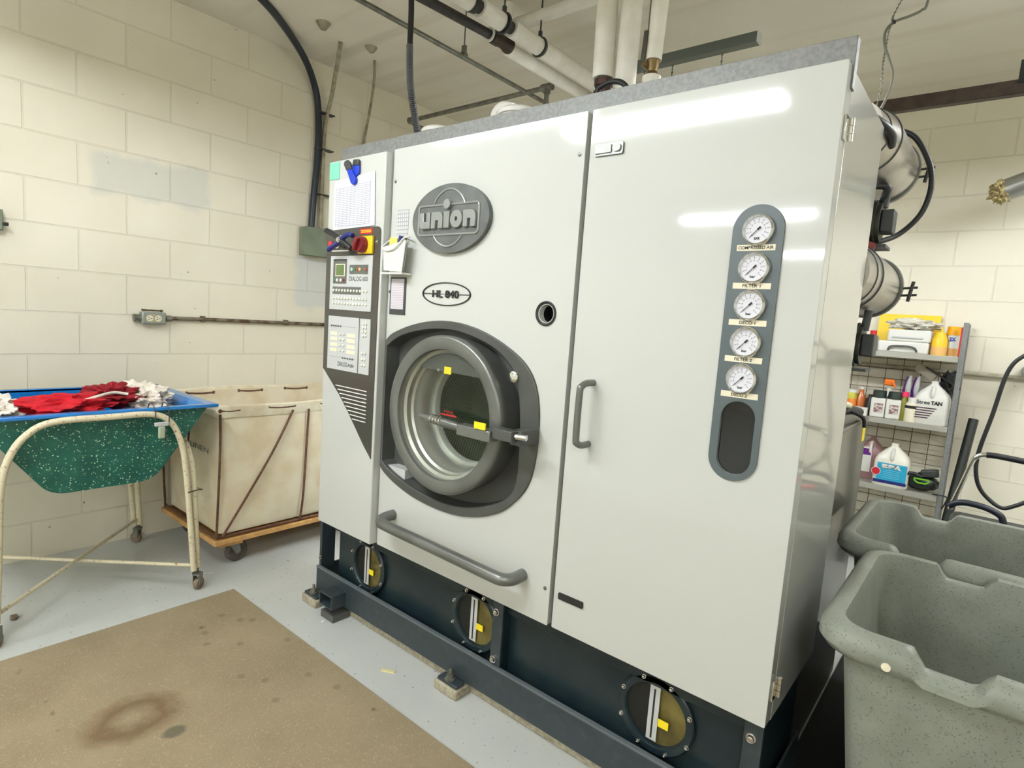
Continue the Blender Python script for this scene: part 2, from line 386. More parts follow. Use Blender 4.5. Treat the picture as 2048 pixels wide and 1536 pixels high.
def text(body, x0, x1, z0, z1, y, m_, parent, name='lettering', bold=0, depth=.0006, keep=False):
    cu = bpy.data.curves.new('t', 'FONT'); cu.body = body; cu.size = 1; cu.offset = bold; cu.extrude = 0; cu.resolution_u = 4
    ob = bpy.data.objects.new('t', cu); C.objects.link(ob)
    bpy.context.view_layer.update()
    me = bpy.data.meshes.new_from_object(ob.evaluated_get(bpy.context.evaluated_depsgraph_get()))
    bpy.data.objects.remove(ob)
    xs = [v.co.x for v in me.vertices]; ys = [v.co.y for v in me.vertices]
    a, b_, c, d = min(xs), max(xs), min(ys), max(ys); off = wloc(parent)
    bm = bmesh.new(); bm.from_mesh(me)
    for v in bm.verts:
        v.co = Vector((x0+(v.co.x-a)/(b_-a)*(x1-x0), y, z0+(v.co.y-c)/(d-c)*(z1-z0)))
    ex = bmesh.ops.extrude_face_region(bm, geom=list(bm.faces))
    for g in ex['geom']:
        if isinstance(g, bmesh.types.BMVert): g.co.y += depth
    mm = M(); mm.bm.free(); mm.bm = bm
    o = mm.build(name, m_, parent, smooth=False)
    bpy.data.meshes.remove(me); return o
def ell(cx, cz, rx, rz, n=48, a0=0):
    return [(cx+rx*math.cos(a0+2*PI*k/n), cz+rz*math.sin(a0+2*PI*k/n)) for k in range(n)]
def rrect(x0, x1, z0, z1, r, n=5):
    out = []
    for cx, cz, a in ((x1-r,z1-r,0),(x0+r,z1-r,90),(x0+r,z0+r,180),(x1-r,z0+r,270)):
        for k in range(n+1):
            t = math.radians(a+90*k/n); out.append((cx+r*math.cos(t), cz+r*math.sin(t)))
    return out

# ---------------------------------------------------------------- room
XL, YB, ZC, XR, YF = -3.474, 4.35, 2.82, 2.2, -7.5
struct('floor', M().box(XL-.2, XR+.2, YF-.2, YB+.2, -.2, 0), FLOORM)
struct('ceiling', M().box(XL-.2, XR+.2, YF-.2, YB+.2, ZC, ZC+.2), CEILM)
struct('wall_left', M().box(XL-.2, XL, YF-.2, YB+.2, 0, ZC), WALLL)
struct('wall_back', M().box(XL, XR, YB, YB+.2, 0, ZC), WALLB)
struct('wall_right', M().box(XR, XR+.2, YF-.2, YB+.2, 0, ZC), WALLB)
struct('wall_front', M().box(XL, XR, YF-.2, YF, 0, ZC), WALLB)
struct('trim_1', M().box(XL, XR, YB-.012, YB, 2.735, ZC), CEILM)

# ---------------------------------------------------------------- ceiling lights (the room's lamps, plus two unseen fill lamps added)
def fixture(cx, cy, cz, L, label, chain=True, dim_fill=False, slot=.03):
    # shop light: two tubes under a folded white reflector hood, hung on chains
    t = thing('fluorescent_shop_light', label, 'ceiling light', (cx, cy, cz), 'fluorescent shop lights')
    x0, x1 = cx-L/2, cx+L/2
    for s in (-1, 1):
        M().prism([(x0,cy+s*slot,cz+.060),(x0,cy+s*.075,cz+.045),(x0,cy+s*.145,cz+HOOD),(x0,cy+s*.145,cz+HOOD+.003),(x0,cy+s*.077,cz+.050),(x0,cy+s*slot,cz+.065)], (L,0,0)).build('reflector_hood', WHITE, t, smooth=False)
        M().cyl((x0+.02, cy+s*.05, cz+.012), (x1-.02, cy+s*.05, cz+.012), .017, n=10).build('tube', TUBEFILL if dim_fill else TUBEM, t)
    M().box(x0,x0+.05,cy-.02,cy+.02,cz+.05,cz+.085).build('end_housing', WHITE, t); M().box(x1-.05,x1,cy-.02,cy+.02,cz+.05,cz+.085).build('end_housing', WHITE, t)
    if chain:
        for x in (x0+.025, x1-.025): M().cyl((x,cy,cz+.08),(x,cy,ZC),.003,n=6).build('hanging_chain', CHROME, t)
    return t
HOOD = -.004
fixture(-1.5, -.14, 2.40, 1.22, 'white twin tube shop light hanging nearest the front of the machine')
fixture(-1.98, -2.87, 2.40, 1.22, 'second white twin tube shop light, further from the machine in the left row')
fixture(-2.0, -5.5, 2.40, 1.22, 'third white twin tube shop light, farthest from the machine in the left row')
fixture(1.3, -1.5, 2.40, 1.22, 'white twin tube shop light hanging right of the floor mat')
fixture(-2.36, .17, 2.40, 1.22, 'added unseen fill light with dim twin tubes hanging above the green tub', dim_fill=True)  # added out of view to brighten the left wall and cart
fixture(.98, 2.8, 2.40, 1.22, 'added unseen twin tube fill light at the right, behind the grey tubs')  # added out of view to light side panel, back wall and tubs
fixture(1.3, -4.4, 2.40, 1.22, 'white twin tube shop light hanging at the right front of the room')
fixture(-1.17, 2.376, 2.20, 1.0, 'white twin tube shop light under the grey strut behind the machine', chain=False, slot=.0)

# ---------------------------------------------------------------- dry cleaning machine
DM = thing('dry_cleaning_machine', 'tall white and charcoal industrial dry cleaning machine with round porthole door', 'dry cleaning machine', (-1.24, 1.65, 0))
def bolt(name, p, r, parent, ax=(0,-1,0), m_=CHROME, h=.008):
    ax = Vector(ax); p = Vector(p)
    return M().lathe([(0, r*1.3), (h*.35, r*1.3), (h*.4, r), (h*.9, r*.85), (h, r*.45)], p, ax, 12, True, True).build(name, m_, parent)
# casing sheets
M().box(-.322, -.308, 1.437, 1.86, .41, 1.896).build('side_panel', ENAMELR, DM, .002)
M().box(-2.16, -2.146, 1.437, 1.86, .41, 1.886).build('side_panel', ENAMELR, DM, .002)
M().box(-2.146, -.322, 1.845, 1.86, .41, 1.88).build('back_panel', ENAMELR, DM)
M().box(-2.146, -.322, 1.437, 1.845, 1.872, 1.886).build('top_panel', GALV, DM)
M().box(-2.142, -.304, 1.42, 1.446, 1.85, 1.955).build('top_trim_rail', GALV, DM, .0015)
M().box(-2.146, -.322, 1.45, 1.845, .39, .41).build('bottom_panel', DGREEN, DM)
# bezel outlines
BO = [(-1.764,1.206),(-1.72,1.238),(-1.618,1.273),(-1.507,1.294),(-1.402,1.296),(-1.302,1.281),(-1.207,1.251),(-1.122,1.210),(-1.074,1.172),(-1.044,1.125),(-1.027,1.062),(-1.022,.991),(-1.024,.925),(-1.034,.856),(-1.057,.800),(-1.102,.746),(-1.158,.702),(-1.249,.664),(-1.348,.644),(-1.455,.641),(-1.571,.653),(-1.67,.678),(-1.737,.706),(-1.764,.727)]
BI = [(-1.752,1.186),(-1.694,1.222),(-1.616,1.247),(-1.505,1.266),(-1.4,1.267),(-1.3,1.250),(-1.217,1.223),(-1.166,1.192),(-1.132,1.160),(-1.108,1.10),(-1.094,1.001),(-1.090,.912),(-1.098,.80),(-1.161,.736),(-1.283,.688),(-1.421,.671),(-1.573,.685),(-1.699,.719),(-1.752,.748)]
def densify(L, n=4):
    out = []
    for i in range(len(L)):
        a, b_, c, d = (Vector(L[(i+k) % len(L)]) for k in (-1,0,1,2))
        if abs(b_.x-c.x) < .002 and abs(b_.y-c.y) > .2: out.append(tuple(b_)); continue
        if abs(a.x-b_.x) < .002 and abs(a.y-b_.y) > .2: a = b_
        if abs(d.x-c.x) < .002 and abs(d.y-c.y) > .2: d = c
        for k in range(n):
            t = k/n; p = .5*((2*b_)+(c-a)*t+(2*a-5*b_+4*c-d)*t*t+(3*b_-a-3*c+d)*t**3)
            out.append((max(p.x, -1.7645 if L is BO else -1.7525), p.y))
    return out
BOd, BId = densify(BO), densify(BI)
HOLE = ell(-1.031, 1.342, .026, .026, 24)
CP = M().plate(rrect(-1.767, -.9395, .410, 1.898, .004, 2), [[(x*.99-.0145, z*.99+.0097) for x, z in BOd], HOLE], 1.39, 1.414).build('center_front_panel', ENAMEL, DM, .002, ang=30)
BZ = M().plate(BOd, [BId], 1.383, 1.392).build('porthole_surround', CHAR, DM, .0025, ang=30)
mm = M(); mm.loft([[(x, 1.39, z) for x, z in BId], [(x*.985-.02, 1.44, z*.985+.0148) for x, z in BId]], True, False, False); mm.build('recess_wall', CHAR, BZ)
mm = M(); mm.plate([(-1.765,.64),(-1.02,.64),(-1.02,1.30),(-1.765,1.30)], [ell(-1.394,.985,.203,.203,48)], 1.44, 1.446); mm.build('recess_back_plate', CHAR, BZ)
for p in ((-1.121,1.4405,1.086),(-1.123,1.4405,1.058)): bolt('screw', p, .004, BZ)
M().lathe([(0,.028),(-.004,.032),(-.007,.034),(-.004,.0365),(0,.037)], (-1.031,1.39,1.342)).build('round_port_rim', DGREY, DM)
M().lathe([(0,.028),(.06,.028)], (-1.031,1.39,1.342), cap1=True).build('round_port_bore', BLACKM, DM)
for p in ((-1.752,1.39,1.783),(-.956,1.39,1.784),(-1.757,1.39,.528),(-.957,1.39,.523),(-1.757,1.39,1.388),(-1.68,1.39,1.579)):
    bolt('panel_screw', p, .0045, DM, m_=GREYM, h=.004)
# porthole door
PC = Vector((-1.394, 0, .985))
PD = M().lathe([(1.44,.235),(1.44,.258),(1.36,.266),(1.338,.266),(1.333,.262),(1.331,.256),(1.331,.228),(1.334,.220),(1.345,.217)], PC, n=96).build('porthole_door', GREYM, DM, ang=50)
M().lathe([(1.345,.217),(1.36,.217),(1.366,.207),(1.385,.207),(1.392,.200),(1.41,.197),(1.42,.192),(1.45,.191),(1.475,.190),(1.476,.202)], PC, n=96).build('door_throat', mat('satin_steel',(186,184,176),.32,.55), PD, ang=25)
M().lathe([(1.349,.0),(1.3485,.1),(1.348,.2165)], PC, n=64).build('door_glass', GLASS, PD)
M().lathe([(1.476,.203),(1.474,.2),(1.474,.178),(1.478,.176),(1.50,.176)], PC, n=80).build('drum_mouth_ring', mat('pale_ring',(196,196,188),.35,.4), PD)
mm = M(); mm.lathe([(1.50,.178),(1.501,.30),(1.80,.30),(1.802,.0)], PC, n=64)
uvl = mm.bm.loops.layers.uv.new('UVMap')
for f_ in mm.bm.faces:
    for l in f_.loops:
        d = l.vert.co-PC; ang_ = math.atan2(d.z, d.x); 
        l[uvl].uv = (ang_/(2*PI)*1.9 if abs(f_.normal.y) < .5 else d.x, d.y*4 if abs(f_.normal.y) < .5 else d.z*4)
mm.build('drum', PERF, PD)
# grey shield plate across the top of the throat
pts = [(-1.394+.2065*math.cos(math.radians(a)), .985+.2065*math.sin(math.radians(a))) for a in range(43, 138, 4)]
SH = M().prism([(x, 1.362, z) for x, z in pts], (0,.004,0)).build('throat_shield', CHAR, PD)
M().box(-1.413,-1.380,1.359,1.3605,1.122,1.146).build('warning_sticker', YEL2, PD)
bolt('shield_bolt', (-1.44,1.362,1.131), .004, PD)
text('MAX', -1.516,-1.468,.965,.975,1.47, RED, PD, 'fill_mark', .01)
M().box(-1.535,-1.455,1.471,1.473,.955,.961).build('fill_line', RED, PD)
# door lock handle
LH = M().box(-1.245,-1.108,1.262,1.302,.955,.989).build('lock_handle', GREYM, DM, .003)
M().tube([(-1.425,1.272,.986),(-1.405,1.273,.985),(-1.36,1.276,.982),(-1.30,1.279,.978),(-1.262,1.281,.976),(-1.235,1.282,.974)], lambda t: [.006,.011,.0145,.0145,.013,.009][min(5,int(t*5.99))], 16).build('handle_grip', GREYM, LH)
for k in range(4): M().lathe([(-.002,.014),(0,.0162),(.002,.014)], (-1.368+k*.014,1.276,.9825), (1,.02,-.03), 16).build('grip_ridge', CHROME, LH)
M().box(-1.108,-1.034,1.272,1.312,.968,1.000).build('handle_clevis', CHAR, LH, .002)
M().cyl((-1.035,1.292,.985),(-1.0,1.30,.985),.009,n=14).build('handle_pin', CHROME, LH)
M().box(-1.06,-1.02,1.30,1.384,.955,1.0).build('handle_bracket', CHAR, LH, .002)
M().box(-1.168,-1.123,1.258,1.262,.990,1.010).build('warning_sticker', YEL2, LH)
M().lathe([(0,.008),(.012,.008),(.014,.017),(.03,.019),(.034,.014)], (-1.128,1.405,1.143), (0,-1,0), 20, True, True).build('release_knob', CHROME, DM)
M().box(-1.765,-1.63,1.398,1.44,.70,.735).build('recess_ledge', LGREY, BZ)
# long grab bar and vertical handle
M().tube([(-1.675,1.392,.555),(-1.675,1.345,.552),(-1.655,1.318,.547),(-1.61,1.312,.545),(-1.35,1.312,.541),(-1.11,1.312,.536),(-1.065,1.318,.535),(-1.045,1.345,.535),(-1.045,1.392,.535)], .0195, 18, 5).build('grab_bar', GREYM, DM)
M().tube([(-.85,1.392,1.16),(-.85,1.355,1.16),(-.853,1.338,1.152),(-.855,1.332,1.135),(-.855,1.332,1.01),(-.853,1.338,.994),(-.85,1.355,.987),(-.85,1.392,.987)], .0095, 16, 5).build('door_handle', GREYM, DM)
# right door
PILLW = rrect(-.488,-.409,.992,1.166,.039,8)
RD = M().plate(rrect(-.924,-.308,.413,1.898,.004,2), [PILLW], 1.39, 1.434).build('right_service_door', ENAMEL, DM, .0025, ang=30)
GP = M().plate(rrect(-.508,-.394,.976,1.615,.056,14), [PILLW], 1.385, 1.391).build('gauge_plate', SLATE, RD, .001, ang=30)
M().plate(PILLW, [], 1.3925, 1.397).build('viewing_window', DGLASS, RD)
names = ('COMPRESSED AIR','FILTER 1','DECO 1','FILTER 2','DECO 2')
for i, (gz, lz, nm) in enumerate(zip((1.558,1.473,1.389,1.304,1.219),(1.519,1.433,1.349,1.264,1.181),names)):
    gx = -.449
    G = M().lathe([(0,.036),(-.006,.036),(-.012,.034),(-.014,.031),(-.011,.0295),(-.006,.029)], (gx,1.385,gz), n=40).build('pressure_gauge', CHROME, DM)
    M().lathe([(-.0065,.0),(-.0065,.030)], (gx,1.385,gz), n=32).build('dial_face', PAPER, G)
    mk = M()
    for k in range(11):
        a = math.radians(225-27*k); c_, s_ = math.cos(a), math.sin(a); rot = Matrix.Rotation(-a, 3, 'Y')
        mk.obox((gx+c_*.0225,1.378,gz+s_*.0225), (.006,.0005,.0009), rot)
        mk.obox((gx+c_*.0165,1.378,gz+s_*.0165), (.001,.0005,.004), rot)
    mk.build('dial_marks', GREYINK, G, smooth=False)
    a = math.radians(226); rot = Matrix.Rotation(-a, 3, 'Y')
    nd = M().obox((gx+math.cos(a)*.009,1.376,gz+math.sin(a)*.009), (.026,.0006,.0014), rot); nd.obox((gx-math.cos(a)*.004,1.376,gz-math.sin(a)*.004), (.009,.0006,.004), rot)
    nd.build('needle', INK, G, smooth=False)
    text('bar' if i else 'BAR', gx-.006,gx+.006,gz-.0225,gz-.0165,1.3775, INK, G, 'dial_print', .01)
    LB = M().box(-.4935,-.4085,1.3838,1.385,lz-.0068,lz+.0068).build('gauge_label', CREAML, DM)
    wd = .039 if i == 0 else (.020 if 'FIL' in nm else .018)
    text(nm, -.451-wd,-.451+wd,lz-.0035,lz+.0035,1.3833, INK, LB, 'lettering', .012, .0003)
# latch, badge, hinges
LT = M().plate(rrect(-.907,-.818,1.770,1.802,.006,4), [], 1.384, 1.39).build('slide_latch', GREYM, DM, .0015)
M().box(-.902,-.852,1.380,1.384,1.776,1.797).build('latch_paddle', LGREY, LT, .001)
M().plate(rrect(-.848,-.824,1.777,1.796,.008,4), [], 1.379, 1.384).build('latch_button', LGREY, LT, .001)
M().plate(rrect(-.906,-.82,.510,.530,.004,4), [], 1.3855, 1.39).build('black_badge', INK, DM, .001)
for hz in (1.768, .50):
    H = M().box(-.308,-.303,1.405,1.436,hz-.025,hz+.025).build('hinge', CHROME, DM, .001)
    H2 = M()
    for k in range(3): H2.cyl((-.299,1.437,hz-.024+k*.0165),(-.299,1.437,hz-.024+k*.0165+.0145),.0055,n=12)
    H2.build('hinge_knuckle', CHROME, H)
# control cabinet
CCx0, CCx1, YC = -2.131, -1.7735, 1.36
CC = M().box(CCx0, CCx1, YC, 1.436, .412, 1.886).build('control_cabinet', ENAMEL, DM, .004, seg=3)
curve = [(-1.786,.747),(-1.835,.795),(-1.89,.853),(-1.95,.916),(-2.01,.972),(-2.07,1.02),(-2.127,1.062)]
out = [(-1.786,.75),(-1.783,1.60)]+[(-1.803+.02*math.cos(math.radians(a)),1.602+.02*math.sin(math.radians(a))) for a in (20,45,70,90)]+[(-2.108+.02*math.cos(math.radians(a)),1.602+.02*math.sin(math.radians(a))) for a in (90,120,150,180)]+[(-2.128,1.066)]
out += [tuple(p)[:2] for p in curve[::-1][1:-1]]
KP = M().plate(out, [], YC-.003, YC+.001).build('control_face', CHARP, DM, ang=30)
yk = YC-.0045
def kbox(x0,x1,z0,z1,m_,nm,y=None,th=.002,parent=None):
    y = yk if y is None else y
    return M().box(x0,x1,y-th,y+.0015,z0,z1).build(nm, m_, parent or KP)
P1 = kbox(-2.091,-1.820,1.308,1.517,LGREY,'keypad_plate')
P2 = kbox(-2.093,-1.889,1.069,1.281,LGREY,'keypad_plate')
P3 = kbox(-1.882,-1.8175,1.069,1.280,LGREY,'keypad_plate')
kbox(-2.069,-1.981,1.410,1.502,GREYM,'display_bezel',yk-.002); kbox(-2.069,-1.981,1.500,1.5035,INK,'display_bezel_shadow_line',yk-.003,.001)
kbox(-2.052,-1.989,1.438,1.486,CREAML,'display_frame',yk-.004,.0012); kbox(-2.047,-1.994,1.442,1.482,LCD,'display_screen',yk-.0055,.001)
kbox(-1.960,-1.845,1.448,1.482,GREYM,'lamp_strip',yk-.002)
kbox(-2.071,-1.884,1.369,1.398,GREYM,'key_strip',yk-.001)
lampm = [mat('pale_mint',(170,205,190),.4), mat('dull_red',(150,70,60),.4), mat('dull_amber',(205,180,110),.4), mat('green_lamp',(70,120,80),.4)]
proto = None
def key(x, z, m_, r=.0055, nm='button'):
    return M().lathe([(-.004,0),(-.004,r*.7),(-.0025,r),(.002,r)], (x,yk-.003,z), n=12).build(nm, m_, KP)
for x, m_ in ((-1.945,lampm[0]),(-1.928,lampm[3]),(-1.911,lampm[1]),(-1.895,lampm[2]),(-1.858,lampm[1])): key(x, 1.465, m_, .007, 'indicator_lamp')
for x, m_ in ((-2.058,lampm[3]),(-2.040,WHITE),(-2.015,WHITE),(-1.996,DRED)): key(x, 1.423, m_, .0065, 'indicator_lamp')
k0 = key(-2.061,1.383,CREAMB)
for z, n in ((1.383,12),(1.353,12),(1.333,12)):
    for i in range(n):
        if z == 1.383 and i == 0: continue
        c = k0.copy(); C.objects.link(c); c.location = k0.location+Vector((i*.0193, 0, z-1.383))
for z in (1.262,1.247,1.231,1.216,1.150,1.127,1.103):
    for x in (-1.858,-1.842):
        c = k0.copy(); C.objects.link(c); c.location = k0.location+Vector((x+2.061, -.0, z-1.383))
for z in (1.212,1.191,1.168,1.147):
    kbox(-2.075,-2.027,z-.007,z+.007,CREAML,'key_label',yk-.002,.001); kbox(-1.962,-1.908,z-.009,z+.006,CREAML,'key_label',yk-.002,.001)
    for x in (-2.006,-1.984):
        c = k0.copy(); C.objects.link(c); c.location = k0.location+Vector((x+2.061, 0, z-1.383))
kbox(-2.072,-1.905,1.2425,1.2435,GREYINK,'printed_line',yk-.0015,.0008); kbox(-2.075,-1.905,1.119,1.120,GREYINK,'printed_line',yk-.0015,.0008)
for i in range(5):
    key(-2.068+i*.0155,1.243,GREYINK,.0035,'printed_dot'); key(-1.985+i*.0165,1.1195,GREYINK,.0035,'printed_dot')
text('DIALOG 600', -1.962,-1.845,1.421,1.438,yk-.0025, INK, KP, 'lettering', -.004)
text('DIALOG', -2.018,-1.955,1.085,1.103,yk-.0025, INK, KP, 'lettering', -.004); text('PLUS+', -1.949,-1.910,1.087,1.099,yk-.0025, INK, KP, 'lettering', .02)
for i in range(9):
    z = 1.005-.0149*i; x0 = -2.031+.0148*i
    M().tube([(x0,YC-.0035,z),(-1.826,YC-.0035,z)], .0021, 8).build('pale_stripe', WHITE, KP)
for x0, x1, z in ((-2.090,-2.005,1.594),(-2.09,-1.965,1.537),(-2.005,-1.965,1.552)): kbox(x0,x1,z-.002,z+.002,WHITE,'pale_line',YC-.003,.0012)
M().lathe([(0,.010),(-.006,.010),(-.007,.0135),(-.014,.013),(-.017,.007),(-.018,0)], (-2.086,YC-.003,1.562), n=24).build('stop_button', RED, KP)
for x in (-2.050,-2.010): M().lathe([(0,.016),(-.005,.016),(-.006,.013),(-.003,.012),(-.003,0)], (x,YC-.003,1.562), n=24).build('selector_button', CHROME if x < -2.03 else DGREY, KP)
for x in (-2.046,-2.006): M().lathe([(-.008,.011),(-.008,0)], (x,YC-.003,1.562), n=20).build('button_cap', BLACK, KP)
M().box(-1.905,-1.818,1.345,YC-.003,1.522,1.588).build('switch_plate', YELLOW, KP, .003)
M().lathe([(0,.030),(-.02,.030),(-.026,.027),(-.026,0)], (-1.87,1.345,1.555), n=28).build('rotary_switch', DRED, KP)
M().obox((-1.872,1.312,1.555),(.016,.018,.052),Matrix.Rotation(.5,3,'Y')).build('rotary_grip', DRED, KP, .004)
RS = kbox(-1.908,-1.832,1.597,1.616,RED,'red_sticker',YC-.003,.001)
kbox(-1.900,-1.840,1.608,1.611,YEL2,'sticker_print',YC-.0045,.0006); kbox(-1.900,-1.840,1.602,1.605,YEL2,'sticker_print',YC-.0045,.0006)
bolt('face_screw', (-1.800,YC-.003,1.565), .004, KP)
# logo plate
LX, LZ = -1.4465, 1.634
LP = M().plate(ell(LX,LZ,.181,.113,64), [], 1.372, 1.39).build('maker_plate', LOGOM, DM, .004, ang=30)
def rim(pts, r, nm, cl=True):
    P = [(x,1.3715,z) for x, z in pts]
    if cl: P.append(P[0])
    return M().tube(P, r, 8).build(nm, LOGOL, LP)
rim(rrect(-1.592,-1.309,1.582,1.679,.012,4), .0042, 'frame_ridge')
rim([(LX+.084*math.cos(math.radians(a)), 1.636+.093*math.sin(math.radians(a))) for a in range(28,153,5)], .0038, 'arc_ridge', False)
rim([(LX+.084*math.cos(math.radians(a)), 1.636+.093*math.sin(math.radians(a))) for a in range(216,325,5)], .0038, 'arc_ridge', False)
M().plate(ell(-1.4475,1.679,.0155,.0155,28), [], 1.360, 1.372).build('raised_dot', LOGOL, LP, .002)
def letter(outer, holes=()): M().plate(outer, list(holes), 1.361, 1.372).build('raised_letter', LOGOL, LP, .0015, ang=30)
def uz(L): return L
b0, t0 = 1.602, 1.656
letter([(-1.578,t0),(-1.578,b0+.010),(-1.573,b0+.002),(-1.564,b0),(-1.526,b0),(-1.526,t0),(-1.545,t0),(-1.545,b0+.024),(-1.558,b0+.024),(-1.558,t0)])
def nlet(x, w_):
    letter([(x,b0),(x+w_*.36,b0),(x+w_*.36,b0+.026),(x+w_*.6,b0+.026),(x+w_*.6,b0),(x+w_,b0),(x+w_,t0-.02),(x+w_-.004,t0-.008),(x+w_-.012,t0-.001),(x+w_-.02,t0),(x,t0)])
nlet(-1.520, .055); letter([(-1.460,b0),(-1.434,b0),(-1.434,t0),(-1.460,t0)])
letter(ell(-1.402,(b0+t0)/2,.0275,.0285,32), [ell(-1.402,(b0+t0)/2,.006,.007,16)]); nlet(-1.370, .054)
# HL 840 badge
HB = M().plate(ell(-1.456,1.387,.117,.0395,56), [ell(-1.456,1.387,.1125,.0362,56)], 1.386, 1.39).build('model_badge', INK, DM)
text('HL 840', -1.521,-1.393,1.3745,1.3995,1.385, INK, HB, 'lettering', .018, .002)
M().box(-1.57,-1.523,1.3865,1.389,1.386,1.388).build('badge_line', INK, HB); M().box(-1.391,-1.342,1.3865,1.389,1.386,1.388).build('badge_line', INK, HB); M().box(-1.523,-1.391,1.3875,1.389,1.3863,1.3877).build('badge_line', GREYINK, HB)
# framed instruction card
FC = M().plate([(-1.751,1.306),(-1.664,1.306),(-1.664,1.441),(-1.751,1.441)], [], 1.386, 1.39).build('instruction_card_frame', DGREY, DM, .001)
M().box(-1.743,-1.672,1.3845,1.386,1.325,1.435).build('instruction_card', PRINT, FC)
CS = M().box(-1.734,-1.670,1.3885,1.3898,1.590,1.681).build('calendar_sticker', CALP, DM)
# things on the panel
t = tag(M().box(-2.127,-2.06,YC-.0022,YC-.0006,1.815,1.880).build('sticky_note', MINT, None), 'pale mint green sticky note at the top left corner of the control cabinet', 'note')
t = thing('record_sheet', 'white ruled paper record sheet clipped above the black control face', 'paper sheet', (-1.95, YC-.004, 1.62))
M().prism([(-2.087,YC-.0055,1.618),(-1.820,YC-.0045,1.626),(-1.832,YC-.004,1.822),(-2.087,YC-.004,1.805)], (0,.0012,0)).build('sheet', PAPER, t)
M().prism([(-2.072,YC-.0066,1.628),(-1.850,YC-.0056,1.634),(-1.853,YC-.0052,1.790),(-2.072,YC-.0052,1.778)], (0,.0008,0)).build('printed_table', GRID, t)
t = thing('magnet_clip', 'blue and black magnetic clip holding the ruled sheet', 'clip', (-1.965, YC-.004, 1.80))
M().prism([(-1.999,YC-.026,1.856),(-1.995,YC-.026,1.868),(-1.976,YC-.026,1.872),(-1.960,YC-.026,1.862),(-1.953,YC-.022,1.838),(-1.987,YC-.022,1.834)], (0,.008,0)).build('clip_grip', DGREY, t, .002)
M().prism([(-1.985,YC-.022,1.836),(-1.955,YC-.022,1.838),(-1.932,YC-.016,1.80),(-1.936,YC-.016,1.786),(-1.950,YC-.016,1.780),(-1.963,YC-.016,1.786)], (0,.009,0)).build('clip_body', BLUE, t, .002)
M().prism([(-1.962,YC-.012,1.852),(-1.922,YC-.012,1.850),(-1.922,YC-.012,1.822),(-1.945,YC-.012,1.81)], (0,.008,0)).build('clip_back', BLUE, t, .002)
M().prism([(-1.958,YC-.013,1.874),(-1.924,YC-.013,1.872),(-1.922,YC-.013,1.850),(-1.962,YC-.013,1.852)], (0,.008,0)).build('clip_back_grip', DGREY, t, .002)
t = thing('spring_clamp', 'black spring clamp gripping the red rotary switch', 'clamp', (-1.92, 1.30, 1.56))
M().tube([(-2.045,1.30,1.607),(-2.02,1.298,1.600),(-1.975,1.297,1.583),(-1.945,1.297,1.567),(-1.905,1.300,1.548),(-1.885,1.303,1.535)], .0105, 10, 4).build('clamp_arm', BLACK, t)
M().tube([(-2.035,1.305,1.535),(-2.00,1.303,1.548),(-1.965,1.300,1.558),(-1.935,1.300,1.575),(-1.905,1.303,1.588),(-1.88,1.305,1.583)], .0095, 10, 4).build('clamp_arm', NAVY, t)
bolt('clamp_pivot', (-1.946,1.289,1.568), .008, t)
# wall pocket with papers, hung on the center panel
t = thing('document_pocket', 'clear white plastic wall pocket hanging left of the round logo plate', 'document holder', (-1.69, 1.36, 1.45))
M().prism([(-1.750,1.352,1.462),(-1.638,1.342,1.455),(-1.622,1.342,1.565),(-1.76,1.352,1.545)], (0,.003,0)).build('front_panel', mat('frosted_pocket',(214,216,208),.3), t)
M().tube([(-1.765,1.352,1.545),(-1.74,1.346,1.532),(-1.69,1.340,1.535),(-1.65,1.338,1.556),(-1.63,1.340,1.572),(-1.625,1.36,1.578),(-1.69,1.385,1.582),(-1.76,1.385,1.575),(-1.765,1.352,1.545)], .0028, 8, 3).build('rim', WHITE, t)
M().box(-1.755,-1.637,1.342,1.388,1.448,1.454).build('pocket_base', WHITE, t)
t = tag(M().prism([(-1.742,1.362,1.50),(-1.700,1.362,1.498),(-1.697,1.364,1.577),(-1.738,1.364,1.58)], (0,.004,0)).build('yellow_pad', mat('pale_yellow',(240,226,100),.6), None), 'yellow notepad standing in the clear wall pocket', 'notepad')
t = tag(M().prism([(-1.70,1.356,1.465),(-1.640,1.352,1.462),(-1.630,1.356,1.562),(-1.675,1.360,1.565)], (0,.002,0)).build('leaflet', BOOKP, None), 'striped leaflet standing in the clear wall pocket', 'leaflet')
t = tag(M().tube([(-1.688,1.355,1.50),(-1.668,1.36,1.583)], lambda t: .006+.003*t, 10).build('marker_pen', NAVY, None), 'dark blue marker pen in the clear wall pocket', 'pen')

# base frame of the machine
TK = M().box(-2.13,-.335,1.47,1.845,.075,.39).build('solvent_tank', DGREEN, DM, .006)
M().box(-2.14,-.325,1.452,1.472,.345,.395).build('tank_lip', DGREEN, DM, .003)
mm = M().box(-2.222,-.315,1.42,1.430,.048,.160); mm.box(-2.222,-.315,1.43,1.475,.048,.056); mm.box(-2.222,-2.214,1.43,1.82,.048,.160); mm.box(-.323,-.315,1.43,1.85,.048,.160)
mm.build('base_beam', BEAM, DM, .0015)
M().box(-2.222,-.315,1.4185,1.432,.156,.164).build('beam_edge', mat('worn_edge',(92,100,104),.4), DM)
M().box(-2.20,-.32,1.447,1.85,.0,.048).build('grout_bed', CONC, DM, .006)
def post(x0, x1, bolts, zt=.405):
    p = M().box(x0,x1,1.428,1.436,.12,zt).build('frame_post', BEAM, DM, .001)
    M().box(x1-.006 if x0 > -2 else x0,x1 if x0 > -2 else x0+.006,1.436,1.475,.12,zt).build('post_flange', DGREEN, p)
    for (bx, bz) in bolts: bolt('hex_bolt', (bx,1.428,bz), .0095, p, h=.014)
post(-1.186,-1.142,((-1.167,.352),(-1.168,.186)))
post(-.362,-.318,((-.343,.352),))
